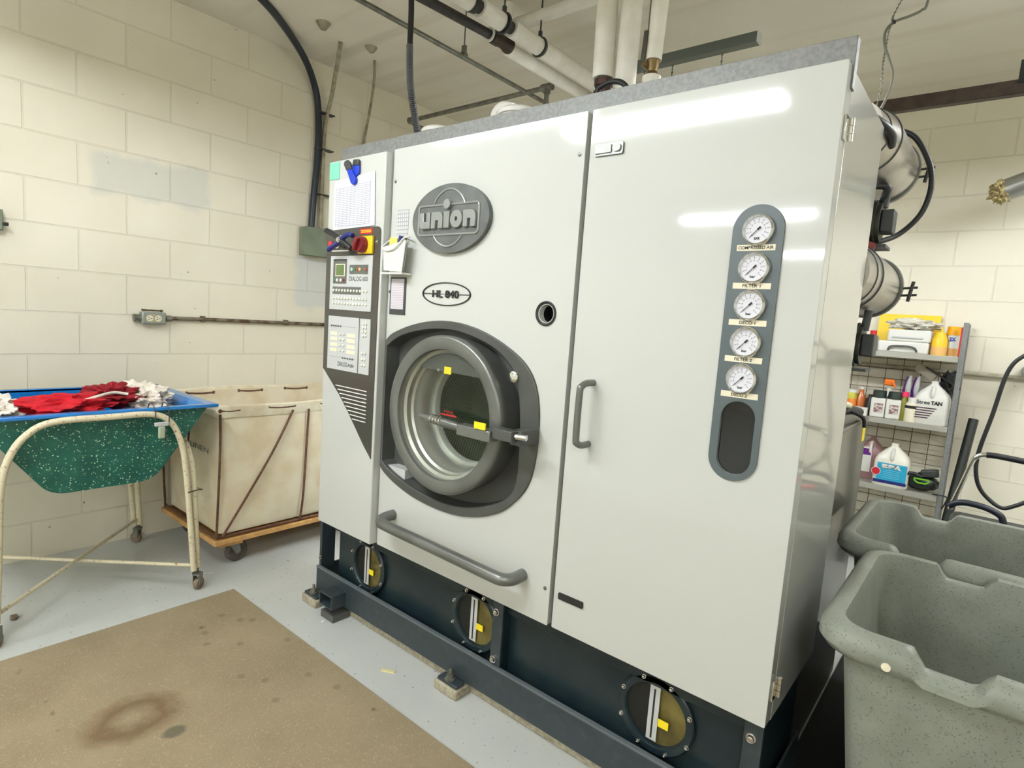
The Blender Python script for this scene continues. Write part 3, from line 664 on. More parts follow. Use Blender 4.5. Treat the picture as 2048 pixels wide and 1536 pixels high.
p = M().box(-2.222,-2.205,1.432,1.50,.15,.405).build('frame_post', BEAM, DM, .001)
for bz in (.375,.20): bolt('hex_bolt', (-2.222,1.445,bz), .0095, p, (-1,0,0), h=.014); bolt('hex_bolt', (-2.205,1.428,bz+.005), .007, p, h=.01)
for sx, sz in ((-1.905,.252),(-1.29,.262),(-.602,.262)):
    S = M().lathe([(0,.112),(-.014,.112),(-.018,.108),(-.018,.092),(-.012,.088),(-.004,.087)], (sx,1.47,sz), n=48).build('sight_glass', DGREEN, DM)
    M().lathe([(-.003,0),(-.003,.0875)], (sx,1.47,sz), n=40).build('fluid_view', AMBER, S)
    M().lathe([(-.006,0),(-.006,.0875)], (sx,1.47,sz), n=40).build('glass', GLASS, S)
    M().plate([(sx-.086*math.cos(math.radians(a)), sz+.086*math.sin(math.radians(a))) for a in range(-78,79,6)]+[(sx-.018,sz+.01)], [], 1.4655, 1.4665).build('dark_side', BLACKM, S)
    M().box(sx-.022,sx+.008,1.458,1.460,sz-.078,sz+.082).build('level_scale', LGREY, S); M().box(sx-.010,sx-.005,1.457,1.458,sz-.072,sz+.072).build('scale_slot', INK, S)
    M().box(sx+.010,sx+.040,1.456,1.458,sz-.028,sz-.006).build('yellow_tag', YEL2, S)
    for k in range(8):
        a = math.radians(22.5+45*k); bolt('flange_bolt', (sx+.106*math.cos(a),1.453,sz+.106*math.sin(a)), .005, S, h=.01)
# fork pocket, pads
mm = M(); mm.plate([(-2.085,.06),(-1.995,.06),(-1.995,.118),(-2.085,.118)], [[(-2.079,.066),(-2.001,.066),(-2.001,.112),(-2.079,.112)]], 1.35, 1.422); mm.build('fork_pocket', BEAM, DM, .001)
M().box(-2.085,-1.995,1.36,1.44,.0,.03).build('pocket_grout', mat('dark_plate',(80,80,76),.6), DM)
for px in (-2.205,-1.335):
    pd = M().box(px-.055,px+.055,1.372,1.447,.0,.036).build('levelling_pad', CONC, DM, .006)
    M().box(px-.045,px+.05,1.38,1.42,.036,.048).build('pad_plate', BEAM, pd, .002)
    M().lathe([(0,.020),(.004,.020),(.005,.013),(.018,.013),(.019,.006),(.038,.006)], (px,1.398,.048), (0,0,1), 6, True, True).build('anchor_bolt', CONDUIT, pd)
# behind and on top of the machine
def flthe(prof, c, nm, parts):
    o = M().lathe(prof, (c[0],0,c[1]), n=56, cap0=True).build(nm, STEEL, DM, ang=30)
    return o
FU = flthe([(1.862,.066),(1.90,.070),(1.945,.075),(2.015,.092),(2.05,.096),(2.30,.099),(2.385,.101)], (-.380,1.909), 'upper_filter_drum', 0)
for y, r in ((1.945,.0765),(2.018,.0945)): M().lathe([(-.004,r-.003),(0,r+.0015),(.004,r-.003)], (-.380,y,1.909), n=48).build('seam_ring', DGREY, FU)
M().lathe([(2.38,.100),(2.385,.108),(2.398,.110),(2.41,.108),(2.416,.100),(2.44,.08),(2.45,0)], (-.382,0,1.909), n=56).build('clamp_flange', GREYM, FU)
FL = flthe([(1.862,.085),(1.93,.092),(2.0,.098),(2.2,.099),(2.385,.098)], (-.382,1.515), 'lower_filter_drum', 0)
for y, r in ((1.94,.094),(2.0,.1)): M().lathe([(-.004,r-.003),(0,r+.0015),(.004,r-.003)], (-.382,y,1.515), n=48).build('seam_ring', DGREY, FL)
M().lathe([(2.38,.098),(2.385,.105),(2.398,.107),(2.41,.105),(2.416,.098),(2.44,.08),(2.45,0)], (-.381,0,1.516), n=56).build('clamp_flange', GREYM, FL)
for (x, z, P) in ((-.270,1.895,FU),(-.270,1.503,FL)):
    mm = M().cyl((x-.01,2.395,z+.012),(x+.035,2.395,z+.016),.004,n=8); mm.cyl((x-.01,2.395,z-.012),(x+.035,2.395,z-.009),.004,n=8)
    mm.cyl((x+.012,2.39,z-.032),(x+.022,2.39,z+.035),.0055,n=8); mm.build('toggle_clamp', DGREY, P)
for (cz, y) in ((1.705,2.2),(1.315,2.15)):
    mo = M().cyl((-.46,y,cz),(-.335,y,cz),.062,n=24).build('fan_motor', MOTOR, DM)
    fi = M()
    for k in range(9): fi.lathe([(-.003,.060),(-.003,.070),(.003,.070),(.003,.060)], (-.45+k*.0125,y,cz), (1,0,0), 24)
    fi.build('cooling_fins', MOTOR, mo)
    M().box(-.335,-.300,y-.035,y+.035,cz-.035,cz+.035).build('terminal_box', DGREY, mo, .004)
    M().box(-.46,-.31,y-.05,y+.05,cz-.083,cz-.074).build('motor_base', DGREY, mo)
    M().cyl((-.335,y,cz+.045),(-.33,y,cz+.11),.012,n=10).build('motor_bracket', DGREY, mo)
M().tube([(-.40,2.28,2.008),(-.335,2.3,2.012),(-.291,2.3,1.987),(-.255,2.3,1.928),(-.234,2.3,1.872),(-.230,2.3,1.81),(-.248,2.3,1.741),(-.295,2.28,1.68),(-.347,2.22,1.645),(-.40,2.18,1.62)], .0085, 12, 5).build('loop_hose', BLACK, DM)
M().tube([(-.42,2.15,1.80),(-.37,2.17,1.815),(-.33,2.18,1.808),(-.345,2.2,1.77)], .012, 10, 5).build('short_hose', BLACK, DM)
mm = M().cyl((-.36,2.15,1.60),(-.345,2.15,1.635),.014,n=12); mm.build('red_valve', DRED, DM)
M().tube([(-.45,1.80,1.92),(-.36,1.83,1.925),(-.318,1.87,1.91),(-.30,1.93,1.895),(-.305,1.98,1.88)], .012, 10, 5).build('top_hose', BLACK, DM)
for x, y, r, h in ((-1.81,1.64,.07,.158),(-1.42,1.66,.075,.172)):
    M().lathe([(0,r*.9),(h*.86,r*.9),(h*.87,r),(h*.95,r),(h,r*.85),(h+.004,0)], (x,y,1.886), (0,0,1), 32).build('tank_lid', WHITE, DM)
M().tube([(-1.53,1.66,1.886),(-1.53,1.66,2.04),(-1.522,1.66,2.07),(-1.495,1.66,2.083),(-1.45,1.66,2.07)], .02, 14, 4).build('white_elbow', WHITE, DM)
M().tube([(-1.15,1.70,1.9),(-1.125,1.70,2.07),(-1.10,1.70,2.097),(-1.06,1.70,2.102),(-1.02,1.70,2.085),(-1.0,1.70,2.04),(-.99,1.7,1.9)], .009, 10, 5).build('black_cable_loop', BLACK, DM)

# ---------------------------------------------------------------- overhead pipes
def pipe(name, pts, r, m_, label, cat='pipe', n=20, sm=0, group=None):
    return tag(M().tube(pts, r, n, sm).build(name, m_, None), label, cat, group)
T = thing('riser_pipe', 'left of two thick white pipes rising from the machine top, with brown union', 'pipe', (-1.165,1.8,1.886))
M().cyl((-1.168,1.8,2.165),(-1.182,1.8,ZC),.036).build('pipe_wrap', PIPEW, T)
M().lathe([(0,.018),(.17,.018),(.172,.026),(.19,.026),(.192,.034),(.235,.034),(.237,.028),(.25,.028),(.252,.033),(.275,.033),(.277,.02),(.30,.02)], (-1.163,1.8,1.886), (0,0,1), 8).build('union_fitting', BROWNM, T)
M().cyl((-1.163,1.8,1.886),(-1.163,1.8,2.10),.03).build('lower_wrap', PIPEW, T)
pipe('riser_pipe', [(-1.098,1.83,1.886),(-1.092,1.83,ZC)], .036, PIPEW, 'right of two thick white pipes rising side by side from the machine top')
T = thing('valved_riser_pipe', 'white vertical pipe with brass shut-off valve, rightmost above the machine', 'pipe', (-.98,1.8,1.886))
M().cyl((-.979,1.8,2.185),(-.955,1.8,ZC),.026).build('pipe_wrap', PIPEW, T)
M().cyl((-.98,1.8,1.886),(-.98,1.8,2.135),.030).build('lower_wrap', PIPEW, T)
v = M().lathe([(0,.012),(.01,.024),(.02,.016),(.045,.02),(.055,.024),(.062,.012)], (-.98,1.8,2.13), (0,0,1), 16, True, True).build('ball_valve', BRASS, T)
M().obox((-1.002,1.775,2.225),(.014,.006,.095),Matrix.Rotation(.05,3,'Y')).build('lever', mat('olive_lever',(52,50,34),.5), v)
v2 = M().cyl((-.99,1.80,2.165),(-1.0,1.772,2.17),.010,n=12).build('valve_stem', BRASS, v)
T = thing('steam_pipe', 'lower ceiling pipe, bare black at the front and white wrapped behind a dark elbow', 'pipe', (-1.99,1.5,2.6))
M().cyl((-2.025,1.3,2.6),(-1.960,2.085,2.6),.0205).build('bare_pipe', PIPEB, T)
M().lathe([(0,.021),(.004,.032),(.05,.032),(.06,.028),(.10,.030),(.11,.036),(.13,.036),(.14,.02)], (-1.962,2.06,2.6), (0.02,1,0), 20).build('elbow_fitting', mat('dark_iron',(58,48,38),.55,.3), T)
M().lathe([(0,.022),(0,.033),(.006,.033),(.006,.022)], (-1.963,2.05,2.6), (.02,1,0), 20).build('white_collar', WHITE, T)
M().cyl((-1.985,2.19,2.6),(-1.955,4.3,2.6),.032).build('wrapped_pipe', PIPEW, T)
T = thing('insulated_pipe', 'thicker white wrapped ceiling pipe with dark gaps, above and right of the black pipe', 'pipe', (-1.84,1.5,2.6))
SEG = ((1.45,1.80),(1.855,1.995),(2.06,2.265),(2.285,4.3))
for a, b_ in SEG: M().cyl((-1.84,a,2.6),(-1.842,b_,2.6),.0385).build('pipe_wrap', PIPEW, T)
M().cyl((-1.84,1.4,2.6),(-1.842,4.3,2.6),.026).build('bare_pipe', PIPEB, T)
for y in (1.80,1.995,2.265):
    M().lathe([(-.004,.040),(0,.0405),(.03 if y < 2.2 else .012,.036),(.03 if y < 2.2 else .012,.026)], (-1.841,y,2.6), n=24).build('dark_band', BLACK, T)
for i, y in enumerate((2.01,2.27)):
    mm = M(); mm.tube([(-1.841+.042*math.cos(a),y,2.6+.042*math.sin(a)) for a in [math.radians(k) for k in range(-90,271,20)]], .005, 8); mm.cyl((-1.841,y,2.64),(-1.841,y,ZC),.004,n=8)
    mm.cyl((-1.841,y,2.64),(-1.841,y,2.67),.010,n=8)
    mm.build('pipe_hanger', DGREY, T)
T = thing('cross_pipe', 'white pipe crossing under the ceiling at the very top of the picture', 'pipe', (-1.9,2.2,2.74))
M().cyl((-2.0,2.28,2.745),(-1.05,2.28,2.745),.03).build('pipe_wrap', PIPEW, T)
M().cyl((-1.99,2.2,2.6),(-1.99,2.2,2.80),.026).build('drop_pipe', PIPEW, T)
T = thing('electrical_conduit', 'thin grey conduit running along the ceiling left of the black pipe', 'conduit', (-2.24,1.0,2.6))
M().cyl((-2.236,1.0,2.6),(-2.244,4.3,2.6),.0115,n=12).build('conduit_tube', CONDUIT, T)
mm = M().cyl((-2.244,2.17,2.61),(-2.244,2.17,ZC),.0035,n=8); mm.lathe([(-.014,.016),(-.008,.02),(.008,.02),(.014,.016)], (-2.244,2.17,2.612), (0,1,0), 12); mm.box(-2.256,-2.232,2.163,2.177,2.62,2.66); mm.build('rod_hanger', CONDUIT, T)
T = thing('sprinkler_pipe', 'grey pipe running across behind the machine from the left wall to a tee', 'pipe', (-2.6,2.67,2.59))
M().cyl((-3.244,2.67,2.597),(-2.09,2.67,2.597),.0135,n=14).build('pipe_run', CONDUIT, T)
mm = M().cyl((-2.09,2.67,2.60),(-2.09,2.67,2.50),.013,n=12); mm.cyl((-2.125,2.67,2.598),(-2.055,2.67,2.598),.021,n=14); mm.cyl((-2.09,2.67,2.60),(-2.09,2.67,2.565),.02,n=14); mm.build('tee_fitting', CONDUIT, T)
M().cyl((-2.09,2.67,2.56),(-2.09,2.67,2.0),.012,n=12).build('drop_leg', CONDUIT, T)
mm = M().cyl((-3.25,2.67,2.597),(-3.215,2.67,2.597),.022,n=14); mm.cyl((-3.235,2.66,2.597),(-3.235,2.74,2.575),.018,n=12); mm.cyl((-3.235,2.72,2.578),(-3.0,3.0,2.50),.011,n=10); mm.build('elbow_fitting', CONDUIT, T)
T = thing('strut_channel', 'short dark grey metal strut channel under the ceiling above the machine top right', 'channel', (-1.18,2.375,2.43))
mm = M().box(-1.42,-.853,2.355,2.397,2.430,2.470); mm.build('channel_bar', mat('strut_paint',(92,98,92),.45,.3), T, .002)
M().box(-.853,-.848,2.355,2.397,2.43,2.47).build('channel_end', LGREY, T)
for i, x in enumerate((-1.33,-1.20,-.99)):
    mm = M()
    for k in range(12): mm.lathe([(-.0015,.003),(0,.005),(.0015,.003)], (x,2.376,2.42-.013*k), (1,0,0) if k % 2 else (0,1,0), 8)
    mm.cyl((x,2.376,2.43),(x,2.376,2.262),.0018,n=6); mm.build('chain', CONDUIT, T)
    mm = M().cyl((x,2.376,2.47),(x,2.376,ZC),.003,n=6).build('hanger_rod', CONDUIT, T) if i == 0 else None
pipe('flexible_conduit', [(-2.06,1.6,ZC),(-1.978,1.6,2.60),(-1.966,1.6,2.36),(-1.950,1.6,2.2),(-1.91,1.6,2.08),(-1.875,1.6,1.98),(-1.86,1.6,1.90)], .0115, BLACK, 'black flexible conduit dropping from the ceiling onto the machine top left', 'conduit', 14, 6)
P = smooth_pts([(-1.968,1.6,2.38),(-1.960,1.6,2.28),(-1.947,1.6,2.2),(-1.91,1.6,2.08),(-1.875,1.6,1.98)], 8)
mm = M()
for i in range(len(P)-1):
    for k in range(2):
        p = P[i].lerp(P[i+1], k/2); mm.lathe([(-.003,.0122),(0,.0145),(.003,.0122)], p, P[i+1]-P[i], 12)
o = mm.build('conduit_armour', mat('dark_armour',(110,112,116),.3,.8), None); o.parent = bpy.data.objects['flexible_conduit']
# left wall cables and conduits
pipe('black_cable', [(-3.02,1.50,2.812),(-3.10,1.62,2.808),(-3.25,1.80,2.80),(-3.36,1.95,2.76),(-3.43,2.05,2.69),(-3.45,2.10,2.58),(-3.452,2.115,2.40),(-3.452,2.11,2.2),(-3.452,2.095,2.0),(-3.452,2.085,1.81)], .020, mat('blue_black_cable',(28,38,50),.4), 'thick blue black cable curving from the ceiling down the left wall to the green box', 'cable', 14, 6)
T = thing('painted_conduit', 'cream painted conduit beside the thick black cable above the green box', 'conduit', (-3.45,2.15,1.8))
M().tube([(-3.452,2.150,1.81),(-3.455,2.152,2.2),(-3.452,2.160,2.45),(-3.40,2.165,2.62),(-3.25,2.10,2.75),(-3.1,2.02,2.815)], .013, 10, 5).build('conduit_tube', CONDW, T)
for z in (2.52,2.30,2.02): M().box(-3.474,-3.43,2.10,2.215,z-.003,z+.003).build('cable_strap', DGREY, T)
pipe('thin_conduit', [(-3.13,2.28,2.815),(-3.25,2.37,2.75),(-3.40,2.455,2.62),(-3.458,2.465,2.45),(-3.460,2.46,2.2),(-3.460,2.46,1.2)], .009, CONDW, 'thin cream conduit on the left wall just left of the machine top', 'conduit', 10, 5)
tag(M().lathe([(0,.035),(.01,.03),(.03,.014)], (-3.0,2.16,ZC), (0,0,-1), 16, True, True).build('conduit_cap', CONDW, None), 'small ceiling fitting above the thin cream conduit', 'fitting')
tag(M().lathe([(0,.04),(.01,.034),(.035,.016)], (-2.99,1.84,ZC), (0,0,-1), 16, True, True).build('conduit_cap', CONDW, None), 'small ceiling fitting beside the curving black cable', 'fitting')
T = thing('junction_box', 'sage green metal junction box on the left wall beside the machine', 'electrical box', (-3.44,2.11,1.71))
M().box(-3.474,-3.40,2.015,2.23,1.628,1.800).build('box_body', JBOX, T, .003)
M().box(-3.40,-3.396,2.012,2.233,1.626,1.802).build('cover', JBOX, T, .001)
T = thing('power_outlet', 'grey metal double outlet box on the left wall with rusty wire on top', 'outlet', (-3.44,1.17,1.19))
M().box(-3.474,-3.425,1.118,1.232,1.158,1.222).build('outlet_box', mat('outlet_grey',(150,156,150),.4,.4), T, .006)
fp = M().prism([(-3.4235,y,z) for y, z in rrect(1.133,1.212,1.168,1.210,.018,5)], (-.003,0,0)).build('outlet_face', mat('outlet_rim',(160,160,130),.4), T)
for y in (1.153,1.193):
    M().lathe([(0,0),(0,.0165)], (-3.423,y,1.189), (1,0,0), 20).build('socket', CREAML, T)
    mm = M()
    for dz, dy in ((.006,-.005),(-.006,-.005),(0,.007)): mm.box(-3.4228,-3.4215,y+dy-.004,y+dy+.004,1.189+dz-.0015,1.189+dz+.0015)
    mm.build('slots', INK, T, smooth=False)
mm = M().cyl((-3.45,1.118,1.19),(-3.45,1.085,1.19),.017,n=14); mm.lathe([(-.004,.02),(.004,.02)], (-3.45,1.09,1.188), (0,1,0), 12, True, True); mm.build('plug_fitting', CONDUIT, T)
mm = M().cyl((-3.445,1.235,1.190),(-3.445,1.262,1.192),.016,n=12); mm.build('connector', CONDUIT, T)
mm = M().cyl((-3.44,1.12,1.228),(-3.44,1.215,1.229),.003,n=6); mm.cyl((-3.432,1.115,1.234),(-3.436,1.218,1.231),.0025,n=6); mm.lathe([(-.006,.006),(.006,.006)], (-3.436,1.212,1.230), (0,1,0), 8, True, True); mm.build('rusty_wire', RUST, T)
T = thing('outlet_conduit', 'rusty grey conduit running along the left wall from the outlet to the machine', 'conduit', (-3.45,1.7,1.19))
M().tube([(-3.448,1.255,1.192),(-3.452,1.45,1.194),(-3.452,1.8,1.193),(-3.452,2.25,1.192),(-3.452,3.0,1.19)], .0105, 12, 2).build('conduit_tube', RUST, T)
mm = M()
for y in (1.43,1.93): mm.lathe([(-.01,.0125),(-.01,.0145),(.01,.0145),(.01,.0125)], (-3.452,y,1.193), (0,1,0), 12); mm.box(-3.474,-3.44,y-.008,y+.008,1.18,1.212)
mm.build('conduit_strap', RUST, T)
T = thing('light_switch', 'grey metal switch box on the left wall at the left edge of the picture', 'switch', (-3.44,.53,1.60))
M().box(-3.474,-3.43,.44,.576,1.548,1.640).build('switch_box', JBOX, T, .005)
M().box(-3.44,-3.415,.574,.592,1.570,1.585).build('toggle', BLACK, T, .003)

# ---------------------------------------------------------------- floor mat and litter
tag(M().box(-2.548,.9,-1.2,1.203,0,.005).build('floor_mat', MATM, None, .002), 'large brown stained rubber floor mat in front of the machine', 'mat')
def litter(nm, x, y, L, wd, a, m_, lab, h=.004, z0=0):
    M_ = M().obox((x,y,z0+h/2),(L,wd,h),Matrix.Rotation(a,3,'Z')); return tag(M_.build(nm, m_, None, .001), lab, 'litter')
litter('paper_strip', -2.782,1.185,.05,.012,1.2,PAPER,'white torn paper strip on the floor between the two carts')
litter('paper_scrap', -2.035,1.34,.015,.012,.3,PAPER,'tiny white scrap on the floor by the square steel stub')
o = litter('wood_chip', -1.575,1.318,.055,.014,.5,mat('pale_chip',(226,214,160),.7),'pale yellow chip on the grey floor strip beside the mat')
tag(M().blob((-2.866,.481,.008),(.022,.014,.008),.3,3,2,4).build('lint_clump', mat('grey_lint',(120,104,90),.9), None), 'small brown lint clump on the floor near the left edge', 'litter')

# ---------------------------------------------------------------- blue and green tub on tubular stand
T = thing('fibreglass_tub', 'speckled green fibreglass tub with blue inside held in the cream tubular stand', 'tub', (-3.0,.74,.54))
XF, XB = -2.68, -3.36
def trap(x, zt, top, bot, zb, rb=.07, inset=0):
    # rounded trapezoid outline in YZ at x
    yt0, yt1 = top; yb0, yb1 = bot; pts = [(yt0, zt), (yt1, zt)]
    def arc(c0, c1, c2, n=6):
        out_ = []
        for k in range(n+1):
            t = k/n; out_.append(((1-t)**2*c0[0]+2*t*(1-t)*c1[0]+t*t*c2[0], (1-t)**2*c0[1]+2*t*(1-t)*c1[1]+t*t*c2[1]))
        return out_
    h = zt-zb
    def lp(a, b_, t): return (a[0]+(b_[0]-a[0])*t, a[1]+(b_[1]-a[1])*t)
    A, B_, Cc, D = (yt1, zt), (yb1, zb), (yb0, zb), (yt0, zt)
    pts = [D, A]+arc(lp(A,B_,.86), B_, lp(B_,Cc,.16))+arc(lp(B_,Cc,.84), Cc, lp(Cc,D,.14))
    return [(x, y, z) for y, z in pts]
o1 = trap(XF, .842, (.345,1.140), (.565,.915), .535); o2 = trap(XB, .842, (.345,1.140), (.565,.915), .535)
mm = M(); R1 = [mm.bm.verts.new(p) for p in o1]; R2 = [mm.bm.verts.new(p) for p in o2]; n = len(R1)
for i in range(1, n):
    j = (i+1) % n; mm.bm.faces.new((R1[i], R1[j], R2[j], R2[i]))
mm.bm.faces.new(R1[::-1]); mm.bm.faces.new(R2)
sh = mm.build('tub_shell', SPECK, T)
i1 = trap(XF-.012, .846, (.36,1.125), (.575,.905), .55); i2 = trap(XB+.012, .846, (.36,1.125), (.575,.905), .55)
mm = M(); R1 = [mm.bm.verts.new(p) for p in i1]; R2 = [mm.bm.verts.new(p) for p in i2]
for i in range(1, n):
    j = (i+1) % n; mm.bm.faces.new((R1[i], R2[i], R2[j], R1[j]))
mm.bm.faces.new(R1); mm.bm.faces.new(R2[::-1])
mm.build('tub_lining', BLUEP, T)
mm = M()
for a in ((XF-.012,XF+.022,.31,1.175),(XB-.022,XB+.012,.31,1.175)): mm.box(a[0],a[1],a[2],a[3],.833,.848)
for a in ((XB,XF,.31,.36),(XB,XF,1.125,1.175)): mm.box(a[0],a[1],a[2],a[3],.8335,.8478)
mm.build('tub_rim', BLUEP, T, .004)
ST = thing('tub_stand', 'cream painted tubular steel stand on small casters under the green tub', 'stand', (-3.0,.74,0))
def ubow(pts, nm='leg_frame'): return M().tube(pts, .0125, 14, 6).build(nm, CREAMP, ST)
for X in (-2.645,-3.395):
    ubow([(X-.0,.395,.10),(X,.405,.35),(X,.415,.58),(X,.44,.70),(X,.49,.78),(X,.57,.822),(X,.75,.826),(X,.90,.824),(X,.97,.785),(X,1.01,.70),(X,1.03,.58),(X,1.05,.35),(X,1.068,.10)])
for Y, s in ((1.09,1),(.375,-1)):
    ubow([(-2.66,Y,.10),(-2.66,Y-.012*s,.35),(-2.668,Y-.02*s,.55),(-2.70,Y-.03*s,.65),(-2.78,Y-.04*s,.715),(-2.9,Y-.045*s,.735),(-3.14,Y-.045*s,.735),(-3.26,Y-.04*s,.715),(-3.34,Y-.03*s,.65),(-3.372,Y-.02*s,.55),(-3.38,Y-.012*s,.35),(-3.38,Y,.10)])
def straight(a, b_, r=.008): return M().tube([a, b_], r, 10).build('cross_brace', CREAMP, ST)
straight((-2.655,.40,.13),(-3.385,1.08,.13)); straight((-3.385,.40,.118),(-2.655,1.075,.118))
for (x, y, a) in ((-2.652,1.085,.6),(-3.385,1.085,2.2),(-2.652,.39,1),(-3.385,.39,2)):
    cs = M().lathe([(0,.020),(.008,.020),(.010,.008),(.03,.008)], (x,y,.075), (0,0,1), 14, True, True).build('caster', CONDUIT, ST)
    c_, s_ = math.cos(a), math.sin(a); ax = Vector((c_, s_, 0)); ft = Vector((-s_, c_, 0))*.012
    M().lathe([(-.011,.012),(-.011,.024),(-.008,.0275),(.008,.0275),(.011,.024),(.011,.012)], Vector((x,y,.0278))+ft, ax, 24, True, True).build('wheel', mat('worn_wheel',(124,106,88),.7) if 'worn_wheel' not in bpy.data.materials else bpy.data.materials['worn_wheel'], cs)
    mm = M()
    for s in (-1, 1): mm.obox(Vector((x,y,.055))+ft*.5+ax*s*.0145, (.003,.026,.055), Matrix.Rotation(a,3,'Z'))
    mm.build('caster_fork', CONDUIT, cs)
M().tube([(-2.63,1.038,.47),(-2.628,1.075,.475),(-2.64,1.098,.47),(-2.67,1.09,.47),(-2.67,1.04,.47),(-2.63,1.038,.47)], .003, 8).build('wire_tie', RUST, ST)
T = thing('hanging_clip', 'small pale clip hanging by two wire hooks from the tub rim', 'clip', (-2.63,.93,.76))
for y in (.905,.957): M().tube([(-2.69,y-.01,.80),(-2.675,y-.008,.862),(-2.645,y-.004,.866),(-2.628,y,.84),(-2.626,y,.79)], .0022, 8, 4).build('wire_hook', DGREY, T)
M().box(-2.635,-2.622,.903,.955,.775,.792).build('clip_bar', LGREY, T, .003); M().box(-2.634,-2.622,.916,.943,.722,.776).build('clip_jaw', mat('pale_green_plastic',(168,176,150),.5), T, .006)
def cloth(name, c, r, m_, lab, cat, amp=.25, fr=2.5, seed=1, rot=0, group=None):
    mm = M().blob((0,0,0), r, amp, fr, 5, seed)
    R = Matrix.Rotation(rot, 3, 'Z')
    for v_ in mm.bm.verts: v_.co = R@v_.co+Vector(c)
    o = tag(mm.build(name, m_, None), lab, cat, group); return o
cloth('white_fleece', (-3.03,.985,.835), (.20,.10,.068), FLUFF, 'white fluffy fleece heaped at the right end of the blue tub', 'cloth', .22, 3.5, 2)
cloth('white_fleece', (-2.88,.425,.848), (.155,.085,.052), FLUFF, 'white fluffy trim heaped at the left end of the blue tub', 'cloth', .22, 3.5, 5)
cloth('red_felt_garment', (-2.85,.645,.846), (.105,.155,.046), REDC, 'bright red felt garment with white threads lying over the blue tub', 'garment', .22, 2.2, 9, .15)
cloth('dark_red_garment', (-2.96,.85,.865), (.09,.10,.042), REDD, 'darker red felt piece lying right of the bright red garment in the tub', 'garment', .3, 2.4, 3, .3)
tag(M().tube([(-2.78,.70,.875),(-2.80,.76,.889),(-2.84,.82,.893),(-2.83,.87,.885)], .006, 8, 5).build('lace_trim', FLUFF, None), 'thin white lace trim lying on the red garments', 'trim')

# ---------------------------------------------------------------- canvas laundry cart
T = thing('canvas_laundry_cart', 'cream canvas laundry cart on a wooden dolly against the left wall, beside the green tub', 'laundry cart', (-3.11,1.8,0))
cx0, cx1, cy0, cy1 = -3.42, -2.80, 1.25, 2.45
def rrx(x0, x1, y0, y1, z, r, bulge=0, n=6, m_=14):
    out_ = []
    cs_ = [((x1-r,y0+r),-90),((x1-r,y1-r),0),((x0+r,y1-r),90),((x0+r,y0+r),180)]
    for i, ((cx, cy), a) in enumerate(cs_):
        for k in range(n+1):
            t = math.radians(a+90*k/n); out_.append(Vector((cx+r*math.cos(t), cy+r*math.sin(t), z)))
        (nx, ny), na = cs_[(i+1) % 4]; t = math.radians(na); e = Vector((nx+r*math.cos(t), ny+r*math.sin(t), z)); s0 = out_[-1].copy()
        nrm = Vector((math.cos(t), math.sin(t), 0))
        for k in range(1, m_):
            u = k/m_; q = s0.lerp(e, u); q += nrm*bulge*math.sin(PI*u)*(1+.35*noise.noise(q*5)); out_.append(q)
    return out_
zs = [(.175,.0,.03),(.20,.012,.035),(.28,.028,.04),(.40,.035,.04),(.52,.032,.04),(.64,.02,.04),(.74,.006,.035),(.80,.0,.03)]
rings = []
for z, bl, r in zs:
    tp = (z-.175)/.63*.02; rings.append(rrx(cx0-tp*.3, cx1+tp*.6, cy0-tp, cy1+tp, z, r, bl))
inner = [rrx(cx0+.012-tp, cx1-.004+0*z, cy0+.004, cy1-.012, z, .03, .0) for z, tp in ((.80,0),(.5,0),(.18,0))]
M().loft(rings+inner, True, True, True).build('canvas_bag', CANVAS, T)
tb = M(); o_ = [rrx(cx0-.012+d, cx1+.018-d, cy0-.024+d, cy1+.02-d, z, .034) for z, d in ((.752,0),(.782,-.004),(.806,.0),(.812,.008),(.806,.016),(.76,.02))]
for rg in o_:
    for p_ in rg: p_.z += .006*math.sin(p_.y*9)*math.sin(p_.x*7)
tb.loft(o_, True, False, False).build('rim_band', CANVASI, T)
mm = M(); mm.box(-3.44,-2.775,1.215,2.46,.126,.152); bd = mm.build('dolly_board', WOOD, T, .004)
mm = M().box(-3.44,-2.79,1.25,1.36,.108,.126).build('dolly_batten', WOOD, T, .003); M().box(-3.44,-2.79,2.3,2.40,.108,.126).build('dolly_batten', WOOD, T, .003)
M().tube([(-2.79,1.232,.165),(-2.788,1.8,.163),(-2.79,2.46,.163)], .007, 8).build('bottom_cord', ROPE, T); M().tube([(-2.79,1.232,.165),(-3.43,1.232,.165)], .007, 8).build('bottom_cord', ROPE, T)
def strap(pts, r=.006): return M().tube(pts, r, 8, 4).build('strap', ROPE, T)
strap([(-2.775,1.232,.775),(-2.770,1.232,.60),(-2.775,1.228,.35),(-2.788,1.228,.165)])
strap([(-2.78,1.255,.17),(-2.758,1.40,.42),(-2.755,1.50,.59),(-2.768,1.60,.77)]); strap([(-2.768,1.69,.77),(-2.758,1.675,.55),(-2.758,1.665,.3),(-2.785,1.665,.155)])
strap([(-3.08,1.224,.775),(-3.08,1.210,.5),(-3.10,1.222,.16)]); strap([(-3.39,1.222,.775),(-3.40,1.21,.5),(-3.41,1.225,.16)])
strap([(-2.775,2.1,.77),(-2.755,2.1,.5),(-2.785,2.1,.155)])
def lace(a, b_, hv):
    mm = M().tube([a, tuple((Vector(a)+Vector(b_))/2-Vector((0,0,.004))), b_], .0048, 8, 3)
    for p_ in (a, b_): mm.lathe([(-.003,.004),(0,.009),(.003,.004)], p_, hv, 12)
    mm.build('lacing', ROPE, T)
for a, b_ in ((1.235,1.33),(1.475,1.62),(1.765,1.91),(2.05,2.2)): lace((-2.782,a,.790),(-2.782,b_,.788),(1,0,0))
